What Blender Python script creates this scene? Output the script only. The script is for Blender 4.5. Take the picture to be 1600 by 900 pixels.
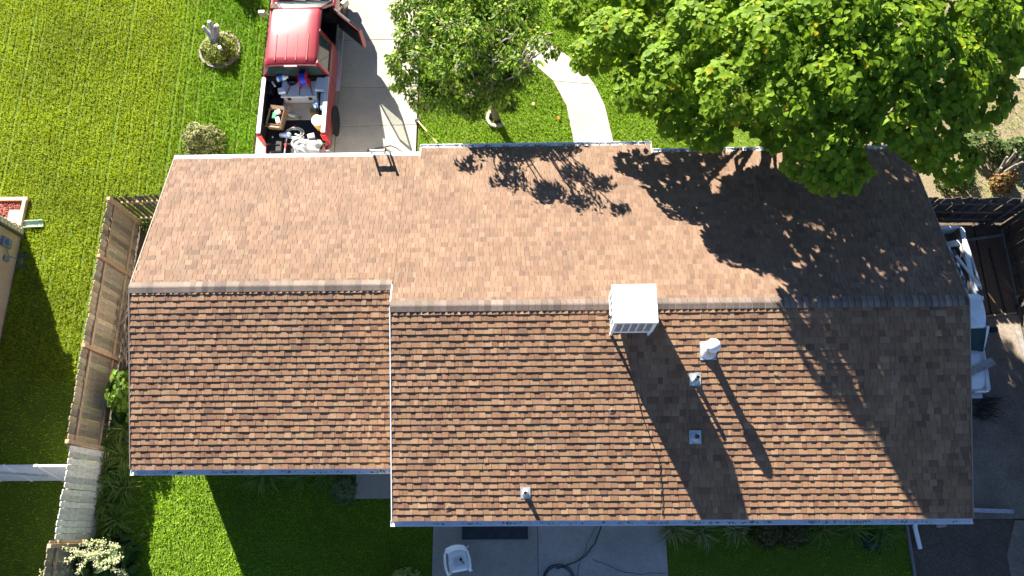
import bpy, math, random
import numpy as np
from mathutils import Vector, Matrix
random.seed(7); rng = np.random.default_rng(7)
scene = bpy.context.scene
for o in list(bpy.data.objects): bpy.data.objects.remove(o)
R = math.radians

# ------------------------------------------------------------------ camera
CAM = Vector((9.1716, -4.815, 20.1582))
AX = ((0.99972526, -0.00398135, -0.02309899), (0.01080532, 0.95279211, 0.30343111), (0.02080047, -0.30359734, 0.95257336))
cam_d = bpy.data.cameras.new('camera'); cam = bpy.data.objects.new('camera', cam_d); scene.collection.objects.link(cam)
m = Matrix.Identity(4)
for c in range(3):
    for r in range(3): m[r][c] = AX[c][r]
m.translation = CAM; cam.matrix_world = m
cam_d.sensor_width = 36.0; cam_d.lens = 1196.52 / 1600 * 36; cam_d.clip_end = 600
scene.camera = cam
# ------------------------------------------------------------------ sky and sun
SUN = Vector((0.9, -1.77, -1.0)).normalized()          # direction the light travels
EL = math.asin(-SUN.z); AZ = math.atan2(-SUN.x, -SUN.y)
w = bpy.data.worlds.new('World'); scene.world = w; w.use_nodes = True
nt = w.node_tree; sky = nt.nodes.new('ShaderNodeTexSky'); sky.sky_type = 'NISHITA'; sky.sun_disc = False
sky.sun_elevation = EL; sky.sun_rotation = AZ; sky.altitude = 1400; sky.air_density = 0.68; sky.dust_density = 0.0; sky.ozone_density = 3.0
bg = nt.nodes['Background']; nt.links.new(sky.outputs[0], bg.inputs[0]); bg.inputs[1].default_value = 0.05
sl = bpy.data.lights.new('sun', 'SUN'); sl.energy = 5.0; sl.angle = R(0.5); sl.color = (1.0, 0.94, 0.84)
so = bpy.data.objects.new('sun', sl); scene.collection.objects.link(so); so.location = (0, 20, 30)
so.rotation_euler = SUN.to_track_quat('-Z', 'Y').to_euler()
scene.view_settings.view_transform = 'Standard'; scene.view_settings.look = 'None'
scene.view_settings.exposure = 2.25; scene.view_settings.gamma = 1.0

# ------------------------------------------------------------------ helpers
COL = scene.collection
def spot(px, py, z=0.0):
    """world point at height z that the photograph shows at (px, py) of 1600 x 900"""
    a, b = (px - 800) / 1196.52, (450 - py) / 1196.52
    d = Vector([AX[0][i] * a + AX[1][i] * b - AX[2][i] for i in range(3)])
    return CAM + d * ((z - CAM.z) / d.z)

MATS = {}
def mat(name, col, rough=0.8, spread=0.0, scale=4.0, detail=6.0, bump=0.0, bscale=60.0, attr=False, spec=0.3, metal=0.0, trans=0.0, col2=None, coat=0.0, scale3=None, speck=.28, drough=0.0):
    """procedural material: base colour, blotchy noise towards col2, optional per-piece colour attribute"""
    if name in MATS: return MATS[name]
    M = bpy.data.materials.new(name); M.use_nodes = True; t = M.node_tree; N, L = t.nodes, t.links
    p = N['Principled BSDF']; p.inputs['Roughness'].default_value = rough; p.inputs['Specular IOR Level'].default_value = spec
    p.inputs['Diffuse Roughness'].default_value = drough; p.inputs['Metallic'].default_value = metal; p.inputs['Coat Weight'].default_value = coat; p.inputs['Coat Roughness'].default_value = 0.08
    tc = N.new('ShaderNodeTexCoord'); crd = tc.outputs['Object']
    cur = None
    rgb = N.new('ShaderNodeRGB'); rgb.outputs[0].default_value = (*col, 1); cur = rgb.outputs[0]
    if attr:
        at = N.new('ShaderNodeAttribute'); at.attribute_name = 'col'
        oi = N.new('ShaderNodeObjectInfo')
        for s in (at.outputs['Color'], oi.outputs['Color']):
            mx = N.new('ShaderNodeMix'); mx.data_type = 'RGBA'; mx.blend_type = 'MULTIPLY'; mx.inputs[0].default_value = 1
            L.new(cur, mx.inputs[6]); L.new(s, mx.inputs[7]); cur = mx.outputs[2]
    if spread > 0:
        nz = N.new('ShaderNodeTexNoise'); nz.inputs['Scale'].default_value = scale; nz.inputs['Detail'].default_value = detail; nz.inputs['Roughness'].default_value = 0.65
        L.new(crd, nz.inputs['Vector'])
        mr = N.new('ShaderNodeMapRange'); mr.inputs[1].default_value = 0.3; mr.inputs[2].default_value = 0.7
        L.new(nz.outputs[0], mr.inputs[0])
        if col2 is not None:
            mx = N.new('ShaderNodeMix'); mx.data_type = 'RGBA'
            mm = N.new('ShaderNodeMath'); mm.operation = 'MULTIPLY'; mm.inputs[1].default_value = spread
            L.new(mr.outputs[0], mm.inputs[0]); L.new(mm.outputs[0], mx.inputs[0])
            L.new(cur, mx.inputs[6]); mx.inputs[7].default_value = (*col2, 1); cur = mx.outputs[2]
        else:
            mr.inputs[3].default_value = 1 - spread; mr.inputs[4].default_value = 1 + spread
            mx = N.new('ShaderNodeMix'); mx.data_type = 'RGBA'; mx.blend_type = 'MULTIPLY'; mx.inputs[0].default_value = 1
            L.new(cur, mx.inputs[6]); L.new(mr.outputs[0], mx.inputs[7]); cur = mx.outputs[2]
    if scale3:
        nz = N.new('ShaderNodeTexNoise'); nz.inputs['Scale'].default_value = scale3; nz.inputs['Detail'].default_value = 3
        L.new(crd, nz.inputs['Vector'])
        mr = N.new('ShaderNodeMapRange'); mr.inputs[1].default_value = 0.25; mr.inputs[2].default_value = 0.75; mr.inputs[3].default_value = 1 - speck; mr.inputs[4].default_value = 1 + speck
        L.new(nz.outputs[0], mr.inputs[0])
        mx = N.new('ShaderNodeMix'); mx.data_type = 'RGBA'; mx.blend_type = 'MULTIPLY'; mx.inputs[0].default_value = 1
        L.new(cur, mx.inputs[6]); L.new(mr.outputs[0], mx.inputs[7]); cur = mx.outputs[2]
    L.new(cur, p.inputs['Base Color'])
    if bump > 0:
        nb = N.new('ShaderNodeTexNoise'); nb.inputs['Scale'].default_value = bscale; nb.inputs['Detail'].default_value = 4
        L.new(crd, nb.inputs['Vector'])
        bp = N.new('ShaderNodeBump'); bp.inputs['Strength'].default_value = bump; bp.inputs['Distance'].default_value = 0.02
        L.new(nb.outputs[0], bp.inputs['Height']); L.new(bp.outputs[0], p.inputs['Normal'])
    if trans > 0:
        tr = N.new('ShaderNodeBsdfTranslucent'); L.new(cur, tr.inputs[0])
        ms = N.new('ShaderNodeMixShader'); ms.inputs[0].default_value = trans
        out = N['Material Output']; L.new(p.outputs[0], ms.inputs[1]); L.new(tr.outputs[0], ms.inputs[2]); L.new(ms.outputs[0], out.inputs[0])
    MATS[name] = M; return M

def thin_glass(name, tint, refl):
    M = bpy.data.materials.new(name); M.use_nodes = True; t = M.node_tree; N, L = t.nodes, t.links
    tr = N.new('ShaderNodeBsdfTransparent'); tr.inputs[0].default_value = (*tint, 1); gl = N.new('ShaderNodeBsdfGlossy'); gl.inputs['Roughness'].default_value = .03
    ms = N.new('ShaderNodeMixShader'); ms.inputs[0].default_value = refl; L.new(tr.outputs[0], ms.inputs[1]); L.new(gl.outputs[0], ms.inputs[2]); L.new(ms.outputs[0], N['Material Output'].inputs[0]); return M
class MB:
    def __init__(s): s.v = []; s.f = []; s.c = []
    def add(s, vs, fs, c=None):
        b = len(s.v); s.v += [tuple(v) for v in vs]
        for f in fs: s.f.append(tuple(i + b for i in f)); s.c.append(c or (1, 1, 1))
        return s
    def box(s, c, d, rot=None, col=None):
        vs = [Vector((x * d[0] / 2, y * d[1] / 2, z * d[2] / 2)) for z in (-1, 1) for y in (-1, 1) for x in (-1, 1)]
        if rot is not None: vs = [rot @ v for v in vs]
        vs = [v + Vector(c) for v in vs]
        return s.add(vs, [(0, 2, 3, 1), (4, 5, 7, 6), (0, 1, 5, 4), (2, 6, 7, 3), (0, 4, 6, 2), (1, 3, 7, 5)], col)
    def bar(s, a, b, wd, th, up=(0, 0, 1), col=None):
        a, b = Vector(a), Vector(b); y = (b - a).normalized(); x = y.cross(Vector(up))
        if x.length < 1e-4: x = y.cross(Vector((1, 0, 0)))
        x.normalize(); z = x.cross(y)
        vs = [p + x * sx * wd / 2 + z * sz * th / 2 for p in (a, b) for sz in (-1, 1) for sx in (-1, 1)]
        return s.add(vs, [(0, 1, 3, 2), (4, 6, 7, 5), (0, 4, 5, 1), (2, 3, 7, 6), (0, 2, 6, 4), (1, 5, 7, 3)], col)
    def tube(s, pts, r, n=8, col=None, closed=False):
        pts = [Vector(p) for p in pts]; rs = r if isinstance(r, (list, tuple)) else [r] * len(pts)
        vs = []; fs = []; ref = None
        for i, p in enumerate(pts):
            t = (pts[min(i + 1, len(pts) - 1)] - pts[max(i - 1, 0)]).normalized()
            if ref is None: ref = t.orthogonal().normalized()
            x = (ref - t * ref.dot(t)).normalized(); ref = x; y = t.cross(x)
            for k in range(n):
                a = 2 * math.pi * k / n; vs.append(p + x * math.cos(a) * rs[i] + y * math.sin(a) * rs[i])
        for i in range(len(pts) - 1):
            for k in range(n): fs.append((i * n + k, i * n + (k + 1) % n, (i + 1) * n + (k + 1) % n, (i + 1) * n + k))
        fs.append(tuple(range(n))[::-1]); fs.append(tuple((len(pts) - 1) * n + k for k in range(n)))
        return s.add(vs, fs, col)
    def lathe(s, prof, c=(0, 0, 0), n=20, rot=None, col=None, sx=1, sy=1):
        vs = []; fs = []
        for r, z in prof:
            for k in range(n):
                a = 2 * math.pi * k / n; v = Vector((r * math.cos(a) * sx, r * math.sin(a) * sy, z))
                vs.append((rot @ v if rot is not None else v) + Vector(c))
        for i in range(len(prof) - 1):
            for k in range(n): fs.append((i * n + k, i * n + (k + 1) % n, (i + 1) * n + (k + 1) % n, (i + 1) * n + k))
        if prof[0][0] > 1e-4: fs.append(tuple(range(n))[::-1])
        if prof[-1][0] > 1e-4: fs.append(tuple((len(prof) - 1) * n + k for k in range(n)))
        return s.add(vs, fs, col)
    def prism(s, poly, z0, z1, col=None):
        n = len(poly); vs = [(*p, z0) for p in poly] + [(*p, z1) for p in poly]
        fs = [tuple(range(n))[::-1], tuple(range(n, 2 * n))] + [(i, (i + 1) % n, n + (i + 1) % n, n + i) for i in range(n)]
        return s.add(vs, fs, col)
    def loft(s, rows, cap=True, close=False, col=None):
        n = len(rows[0]); vs = [p for r in rows for p in r]; fs = []
        for i in range(len(rows) - 1):
            for k in range(n if close else n - 1): fs.append((i * n + k, i * n + (k + 1) % n, (i + 1) * n + (k + 1) % n, (i + 1) * n + k))
        if cap and close: fs.append(tuple(range(n))[::-1]); fs.append(tuple((len(rows) - 1) * n + k for k in range(n)))
        return s.add(vs, fs, col)
    def mesh(s, name, smooth=None):
        me = bpy.data.meshes.new(name); me.from_pydata(s.v, [], s.f)
        a = me.attributes.new('col', 'FLOAT_COLOR', 'FACE')
        a.data.foreach_set('color', np.array([(*c, 1.0) for c in s.c], dtype=np.float32).ravel())
        if smooth is not None:
            me.polygons.foreach_set('use_smooth', [True] * len(me.polygons)); me.update(); me.set_sharp_from_angle(angle=R(smooth))
        me.update(); return me
    def build(s, name, m, parent=None, smooth=None, bevel=0, seg=2):
        o = bpy.data.objects.new(name, s.mesh(name, smooth)); COL.objects.link(o); o.data.materials.append(m); o.parent = parent
        if bevel:
            b = o.modifiers.new('bevel', 'BEVEL'); b.width = bevel; b.segments = seg; b.limit_method = 'ANGLE'; b.angle_limit = R(40)
        return o
def npmesh(name, V, F, C, m, parent=None):
    """V (n,3), F (k,3) triangles, C (k,3) face colours"""
    me = bpy.data.meshes.new(name); n, k = len(V), len(F)
    me.vertices.add(n); me.vertices.foreach_set('co', np.asarray(V, np.float32).ravel())
    me.loops.add(3 * k); me.loops.foreach_set('vertex_index', np.asarray(F, np.int32).ravel())
    me.polygons.add(k); me.polygons.foreach_set('loop_start', np.arange(0, 3 * k, 3, dtype=np.int32))
    me.update(calc_edges=True)
    a = me.attributes.new('col', 'FLOAT_COLOR', 'FACE'); a.data.foreach_set('color', np.c_[C, np.ones(k)].astype(np.float32).ravel())
    o = bpy.data.objects.new(name, me); COL.objects.link(o); me.materials.append(m); o.parent = parent; return o
def tag(o, label=None, cat=None, group=None, kind=None):
    if label: o['label'] = label
    if cat: o['category'] = cat
    if group: o['group'] = group
    if kind: o['kind'] = kind
    return o
def empty(name, loc=(0, 0, 0), rz=0, label=None, cat=None, group=None):
    o = bpy.data.objects.new(name, None); COL.objects.link(o); o.location = loc; o.rotation_euler.z = rz; o.empty_display_size = 0.2
    return tag(o, label, cat, group)
def instance(name, me, M4, parent, color=None):
    o = bpy.data.objects.new(name, me); COL.objects.link(o); o.parent = parent; o.matrix_local = M4
    if color: o.color = (*color, 1)
    return o
def jit(c, a): 
    k = 1 + random.uniform(-a, a); return tuple(max(0, x * k * (1 + random.uniform(-a, a) * .25)) for x in c)

# ------------------------------------------------------------------ materials
white = mat('white_paint', (.8, .79, .76), .5, .06, 8)
gut = mat('gutter_aluminium', (.86, .87, .88), .35, .08, 6, spec=.5)
concrete = mat('concrete', (.38, .345, .29), .9, .15, .9, 8, .12, 90, attr=True, scale3=22, speck=.08)
old_conc = mat('old_concrete', (.30, .25, .20), .92, .75, 1.1, 9, .4, 60, attr=True, col2=(.12, .092, .07), scale3=24)
patio_conc = mat('patio_concrete', (.36, .335, .30), .9, .7, .75, 9, .2, 80, attr=True, col2=(.23, .215, .20), scale3=18, speck=.12)
dirt = mat('dirt', (.15, .115, .085), .95, .7, 1.4, 9, .8, 25, col2=(.07, .054, .042), scale3=30, speck=.4)
drydirt = mat('dry_dirt', (.24, .185, .12), .95, .5, 1.6, 9, .8, 25, col2=(.14, .13, .05), scale3=20)
turf = mat('turf_soil', (.11, .17, .012), .95, .5, 2.2, 8, 1.0, 45, col2=(.075, .115, .011), scale3=35)
grassm = mat('grass_blade', (1, 1, 1), .6, attr=True, spec=.2, trans=.35)
shing = mat('asphalt_shingle', (1, 1, 1), .85, .18, 1.6, 6, .5, 230, attr=True, spec=.5, scale3=140, drough=.35)
wood_old = mat('weathered_wood', (1, 1, 1), .9, .3, 9, 8, .3, 60, attr=True, spec=.15)
leafm = mat('broad_leaf', (1, 1, 1), .58, attr=True, spec=.18, trans=.55)
leafd = mat('small_leaf', (1, 1, 1), .6, attr=True, spec=.2, trans=.42)
bark = mat('bark', (.16, .125, .09), .95, .35, 8, 8, .8, 40)
black = mat('black_plastic', (.012, .012, .013), .6, .2, 10)
rubber = mat('rubber', (.02, .02, .02), .85, .2, 12)
glass = mat('dark_glass', (.03, .05, .05), .06, spec=.9)
chrome = mat('bright_metal', (.6, .6, .6), .28, metal=.9)
alu = mat('aluminium', (.72, .73, .74), .38, .08, 8, metal=.55)
redp = mat('red_paint', (.25, .014, .02), .36, .06, 2, spec=.5, coat=.6)
whitep = mat('aged_white_paint', (.74, .75, .76), .42, .16, 3, spec=.4, coat=.15)
stucco = mat('stucco', (.62, .56, .48), .9, .2, 2, 7, .5, 50)
wallm = mat('house_siding', (.70, .67, .60), .8, .06, 3)
plain = mat('plain_colour', (1, 1, 1), .55, .08, 9, attr=True, spec=.35)
glossy = mat('glossy_colour', (1, 1, 1), .28, .04, 9, attr=True, spec=.5)

# ------------------------------------------------------------------ ground, lawns, paving
def struct(o): o['kind'] = 'structure'; return o
def sheet(name, poly, z, m):
    b = MB(); b.add([(*p, z) for p in poly], [tuple(range(len(poly)))]); return struct(b.build(name, m))
struct(MB().add([(-200, -200, -.02), (200, -200, -.02), (200, 200, -.02), (-200, 200, -.02)], [(0, 1, 2, 3)]).build('ground', dirt))
sheet('lawn', [(-12, -12), (-2.0, -12), (-2.0, 3.7), (.3, 3.7), (1.1, 5.0), (1.1, 16), (-12, 16)], .0, turf)
sheet('lawn', [(5.97, 3.5), (18.7, 3.5), (18.7, 16), (5.97, 16)], .0, turf)
sheet('lawn', [(-2.0, -12), (6.7, -12), (6.7, -3.2), (-.5, -2.6), (-2.0, -2.6)], .0, turf)
sheet('lawn', [(12.55, -12), (18.48, -12), (18.48, -3.6), (12.55, -3.6)], .0, turf)
sheet('dirt_yard', [(19.0, 3.6), (40, 3.6), (40, 20), (19.0, 20)], .0, drydirt)

def slabs(name, polys, z0, z1, m, cols=None):
    root = struct(empty(name))
    for i, p in enumerate(polys):
        b = MB(); b.prism(p, z0, z1, col=(cols[i] if cols else jit((1, 1, 1), .05))); b.build('slab', m, root, bevel=.012)
    return root
g = .006
dy = [4.0, 6.72, 8.02, 9.7, 11.6, 14.0]; dx = [1.16, 3.52, 5.93]
dp = []
for i in range(5):
    for j in range(2):
        dp.append([(dx[j] + g, dy[i] + g), (dx[j + 1] - g, dy[i] + g), (dx[j + 1] - g, dy[i + 1] - g), (dx[j] + g, dy[i + 1] - g)])
slabs('driveway', dp, -.1, .03, concrete)
wl = [(10.6, 4.0), (10.58, 6.0), (10.38, 7.3), (10.0, 8.15), (9.5, 8.68), (8.5, 9.1), (7.4, 9.3), (5.96, 9.35)]
wr = [(11.75, 4.0), (11.73, 6.05), (11.52, 7.28), (11.25, 8.0), (10.8, 8.73), (9.85, 9.55), (8.2, 10.2), (5.96, 10.45)]
def lerp(a, b, t): return (a[0] + (b[0] - a[0]) * t, a[1] + (b[1] - a[1]) * t)
wp = []
for grp in ((0, 1), (1, 2, 3), (3, 4, 5), (5, 6, 7)):
    L_ = [wl[i] for i in grp]; R_ = [wr[i] for i in grp]
    L_[-1] = lerp(L_[-1], L_[-2], .012); R_[-1] = lerp(R_[-1], R_[-2], .012)
    wp.append([*R_, *L_[::-1]])
slabs('walkway', wp, -.1, .025, concrete)
slabs('patio', [[(6.72, -12), (9.35 - g, -12), (9.35 - g, -3.9), (6.72, -3.9)], [(9.35 + g, -12), (12.54, -12), (12.54, -3.9), (9.35 + g, -3.9)]], -.1, .03, patio_conc, [(1, 1, 1), (1.12, 1.15, 1.2)])
slabs('stoop', [[(4.72, -3.99), (6.3, -3.99), (6.3, -2.6), (4.72, -2.6)]], -.1, .12, patio_conc)
side = slabs('side_driveway', [[(18.9, .74), (21.6, .74), (21.6, 3.3), (18.9, 3.3)], [(21.64, .74), (22.35, .74), (22.35, 3.3), (21.64, 3.3)], [(18.9, -4.55), (22.35, -4.55), (22.35, .70), (18.9, .70)],
                        [(20.9, -12), (22.35, -12), (22.35, -4.59), (21.2, -4.59), (20.85, -5.4)]], -.1, .03, old_conc, [(.62, .5, .4), (.55, .44, .35), (1, .98, .95), (1.05, 1.03, 1.0)])
# cracks of the patio
cb = MB()
def ribbon(b, pts, wd, z):
    for p, q in zip(pts, pts[1:]):
        p, q = Vector((*p, 0)), Vector((*q, 0)); n = (q - p).cross(Vector((0, 0, 1))).normalized() * wd / 2
        b.add([(*(p + n).xy, z), (*(p - n).xy, z), (*(q - n).xy, z), (*(q + n).xy, z)], [(0, 1, 2, 3)])
def wig(px, n=5, a=.03):
    o = []
    for p, q in zip(px, px[1:]):
        for k in range(n):
            t = k / n; o.append((p[0] + (q[0] - p[0]) * t + random.uniform(-a, a), p[1] + (q[1] - p[1]) * t + random.uniform(-a, a)))
    return o + [px[-1]]
P2 = lambda a, b: tuple(spot(a, b).xy)
ribbon(cb, wig([P2(930, 822), P2(918, 850), P2(906, 882), P2(903, 900)]), .012, .0345)
ribbon(cb, wig([P2(925, 876), P2(950, 882), P2(975, 895), P2(1040, 897)]), .012, .0345)
cr = cb.build('crack', mat('crack_dirt', (.05, .045, .04), .95), bpy.data.objects['patio'])

# ------------------------------------------------------------------ house
TP = .3071; PA = math.atan(TP); CP, SP = math.cos(PA), math.sin(PA)
ZR = 3.8; XL, XM, XR = .045, 6.1026, 18.858; YG, ZG = .5635, ZR - TP * .5635
F1, F2, J1, J2 = 4.4166, 4.6765, 6.447, 12.370
BM, BG = 4.76, 4.1514
house = empty('house', (9.4, 0, 0), label='long single storey house with a tan and brown shingle gable roof', cat='house')
house_inv = Matrix.Translation((-9.4, 0, 0))
def hp(mb, name, m, parent=None, **k):
    o = mb.build(name, m, parent or house, **k)
    if parent is None: o.data.transform(house_inv)
    return o
def fr(x, s, h=0): # front slope: s metres down from the main ridge line, h above the deck
    return Vector((x, s * CP + h * SP, ZR - s * SP + h * CP))
def bk(x, s, h=0): return Vector((x, -s * CP - h * SP, ZR - s * SP + h * CP))
def gb(x, s, h=0): return Vector((x, YG - s * CP - h * SP, ZG - s * SP + h * CP))
SG = YG / CP; SF1 = F1 / CP; SF2 = F2 / CP
d = MB(); th = -.05
def deck(b, fn, x0, x1, s0, s1):
    v = [fn(x0, s0, 0), fn(x1, s0, 0), fn(x1, s1, 0), fn(x0, s1, 0), fn(x0, s0, -.06), fn(x1, s0, -.06), fn(x1, s1, -.06), fn(x0, s1, -.06)]
    b.add(v, [(0, 1, 2, 3), (4, 7, 6, 5), (0, 4, 5, 1), (2, 6, 7, 3), (0, 3, 7, 4), (1, 5, 6, 2)])
deck(d, fr, XL, XM, SG, SF1); deck(d, fr, XM + .002, XR, 0, SF1); deck(d, fr, J1, J2, SF1 + .002, SF2)
deck(d, bk, XM + .002, XR, 0, BM); deck(d, gb, XL, XM, 0, BG)
roof = hp(d, 'roof', mat('roof_deck', (.1, .075, .06), .95, .2, 5)); tag(roof, 'tan and brown laminated shingle roof')
PAL = [(0.294, 0.163, 0.085), (0.271, 0.144, 0.076), (0.242, 0.125, 0.066), (0.333, 0.200, 0.110), (0.204, 0.104, 0.056), (0.313, 0.179, 0.095), (0.178, 0.094, 0.055), (0.280, 0.151, 0.079)]
PALW = [5, 5, 4, 3, 2.0, 4, 1.0, 4]
EXP = .143
pieces = []   # (matrix, width, thickness, colour, score)
PMEAN = [sum(c[i] * w_ for c, w_ in zip(PAL, PALW)) / sum(PALW) for i in range(3)]
def course(fn, xdir, x0, x1, s0, s1, mirror, bright=1.0):
    """one course of random-width laminated tabs whose butt is at s1"""
    x = x0 + random.uniform(-.12, 0)
    thick = random.random() < .5
    while x < x1:
        wd = random.choice((.08, .10, .11, .13, .15, .17) if fn is fr else (.09, .11, .13, .15, .17, .19, .22)) * random.uniform(.9, 1.1)
        a, b = max(x, x0), min(x + wd, x1)
        if b - a > .025:
            t = .0135 if thick else .0050
            c = random.choices(PAL, PALW)[0]; c = tuple((v * .62 + PMEAN[i] * .38) * (.85, .935, 1.08)[i] for i, v in enumerate(c)) if fn is fr else c; c = tuple(v * bright for v in jit(c, .08))
            yield a + .003, b - .003, t, c
        x += wd; thick = not thick if random.random() < .8 else thick
def field(fn, x0, x1, s_top, s_bot, out, xr=None):
    n = int(math.ceil((s_bot - s_top) / EXP))
    for i in range(n):
        sb = s_bot - i * EXP + .0; st = max(sb - EXP - .022, s_top)
        for a, b, t, c in course(fn, 1, x0, x1, st, sb, False):
            k = (sb - st)
            out.append((fn, a, b, st, sb + random.uniform(-.0025, .0025), t, c))
sh = []
field(gb, XL - .012, XM - .014, .10, BG + .02, sh); field(bk, XM - .012, XR + .012, .10, BM + .02, sh)
field(fr, XL - .012, XM - .0, SG + .09, SF1 + .02, sh); field(fr, XM + .001, XR + .012, .09, SF1 + .02, sh); 
field(fr, J1 - .012, J2 + .012, SF1 + .021, SF2 + .02, sh)
def shingle_geo(fn, a, b, st, sb, t):
    h0, h1 = .002, .0125
    v = [fn(a, st, h0), fn(b, st, h0), fn(b, sb, h1 + t), fn(a, sb, h1 + t), fn(a, sb, h1 - .009), fn(b, sb, h1 - .009)]
    # a small drop at either side so neighbours of unequal thickness read as steps
    v += [fn(a, st, h0 - .002), fn(b, st, h0 - .002)]
    return v, [(0, 3, 2, 1), (3, 4, 5, 2), (0, 6, 4, 3), (1, 2, 5, 7)]
# the 300 that show largest: middle of the long rear slope, lower courses
cand = [i for i, q in enumerate(sh) if q[0] is bk and q[2] - q[1] > .12 and 7.4 < q[1] < 12.3]
cand.sort(key=lambda i: -sh[i][4] + abs(sh[i][1] - 9.8) * .05)
single = set(cand[:300])
big = MB(); cache = {}
for i, (fn, a, b, st, sb, t, c) in enumerate(sh):
    if i in single:
        wq = round((b - a) / .01) * .01; key = (wq, t)
        if key not in cache:
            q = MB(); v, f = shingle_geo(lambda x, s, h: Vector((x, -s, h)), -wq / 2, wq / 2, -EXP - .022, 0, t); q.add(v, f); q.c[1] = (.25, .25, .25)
            cache[key] = q.mesh('shingle'); cache[key].materials.append(shing)
        M4 = Matrix.Translation(house_inv @ bk((a + b) / 2, sb, 0)) @ Matrix(((1, 0, 0, 0), (0, CP, -SP, 0), (0, SP, CP, 0), (0, 0, 0, 1)))
        instance('shingle', cache[key], M4, roof, c)
    else:
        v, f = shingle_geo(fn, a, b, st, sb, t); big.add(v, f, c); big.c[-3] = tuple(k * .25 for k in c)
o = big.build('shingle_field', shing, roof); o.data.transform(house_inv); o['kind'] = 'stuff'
# ridge caps
capm = [(.235, .178, .138), (.205, .155, .12), (.265, .205, .16), (.18, .135, .108)]
capmesh = []
for k in range(4):
    b = MB(); L = .135; wq = .128; t = .016
    def rg(x, s, h): # s<0 rear, >0 front
        return Vector((x, s * CP + (SP * h if s > 0 else -SP * h if s < 0 else 0), -abs(s) * SP + h * (CP if s else 1 / CP)))
    rows = []
    for s in (-wq, -wq * .5, -.008, .008, wq * .5, wq): rows.append([rg(0, s, .036), rg(L, s, .013), rg(L, s, .006), rg(0, s, .004)])
    b.loft(rows, close=True, cap=True); me = b.mesh('ridge_cap'); me.materials.append(shing); capmesh.append(me)
def caps(x0, x1, y, z):
    x = x0
    while x < x1 - .02:
        M4 = Matrix.Translation((x - 9.4, y, z + random.uniform(0, .003)))
        instance('ridge_cap', random.choice(capmesh), M4, roof, jit(random.choice(capm), .16)); x += .141
caps(XL - .02, XM - .12, YG, ZG); caps(XM - .015, XR - .12, 0, ZR)
# walls with gable ends
wb = MB(); WT = 2.28
def gable_wall(b, x0, x1, yb, yf, ridge_y, ridge_z):
    zt = lambda y: ridge_z - TP * abs(y - ridge_y) - .07
    for x, t in ((x0, .12), (x1 - .12, .12)):
        poly = [(yb, 0), (yf, 0), (yf, zt(yf)), (ridge_y, zt(ridge_y)), (yb, zt(yb))]
        n = 5; v = [(x, *p) for p in poly] + [(x + t, *p) for p in poly]
        b.add(v, [tuple(range(n)), tuple(range(n, 2 * n))[::-1]] + [(i, n + i, n + (i + 1) % n, (i + 1) % n) for i in range(n)])
    b.box(((x0 + x1) / 2, yb + .06, zt(yb) / 2), (x1 - x0 - .244, .12, zt(yb))); b.box(((x0 + x1) / 2, yf - .06, zt(yf) / 2), (x1 - x0 - .244, .12, zt(yf)))
gable_wall(wb, .38, XM + .18, -2.62, 3.9, YG, ZG); gable_wall(wb, XM + .19, XR - .36, -3.95, 3.9, 0, ZR)
hp(wb, 'wall', wallm)
# soffits + fascia
def trim(name, a, b, wd, ht, m=white):
    q = MB(); q.bar(a, b, wd, ht); hp(q, name, m)
trim('fascia', (XL, F1 - .03, ZR - TP * F1 - .115), (J1, F1 - .03, ZR - TP * F1 - .115), .025, .14)
trim('fascia', (J1, F2 - .03, ZR - TP * F2 - .115), (J2, F2 - .03, ZR - TP * F2 - .115), .025, .14)
trim('fascia', (J2, F1 - .03, ZR - TP * F1 - .115), (XR, F1 - .03, ZR - TP * F1 - .115), .025, .14)
eb = bk(0, BM); eg = gb(0, BG)
trim('fascia', (XM, eb.y + .03, eb.z - .115), (XR, eb.y + .03, eb.z - .115), .025, .14)
trim('fascia', (XL, eg.y + .03, eg.z - .115), (XM, eg.y + .03, eg.z - .115), .025, .14)
def rake(x, fn, s0, s1, m=white):
    q = MB(); q.bar(fn(x, s0, -.055), fn(x, s1, -.055), .024, .15, up=(0, 0, 1)); q.bar(fn(x - .004, s0, .020), fn(x - .004, s1, .020), .022, .010); hp(q, 'rake_trim', m)
rake(XM - .016, bk, .0, BM); rake(XM - .016, fr, .12, SG - .02); tanm = mat('tan_trim', (.26, .20, .155), .7); rake(XL - .014, gb, 0, BG, tanm); rake(XL - .014, fr, SG, SF1, tanm); rake(XR + .014, bk, 0, BM, tanm); rake(XR + .014, fr, 0, SF1, tanm)
rake(J1 - .014, fr, SF1, SF2); rake(J2 + .014, fr, SF1, SF2)
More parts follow.
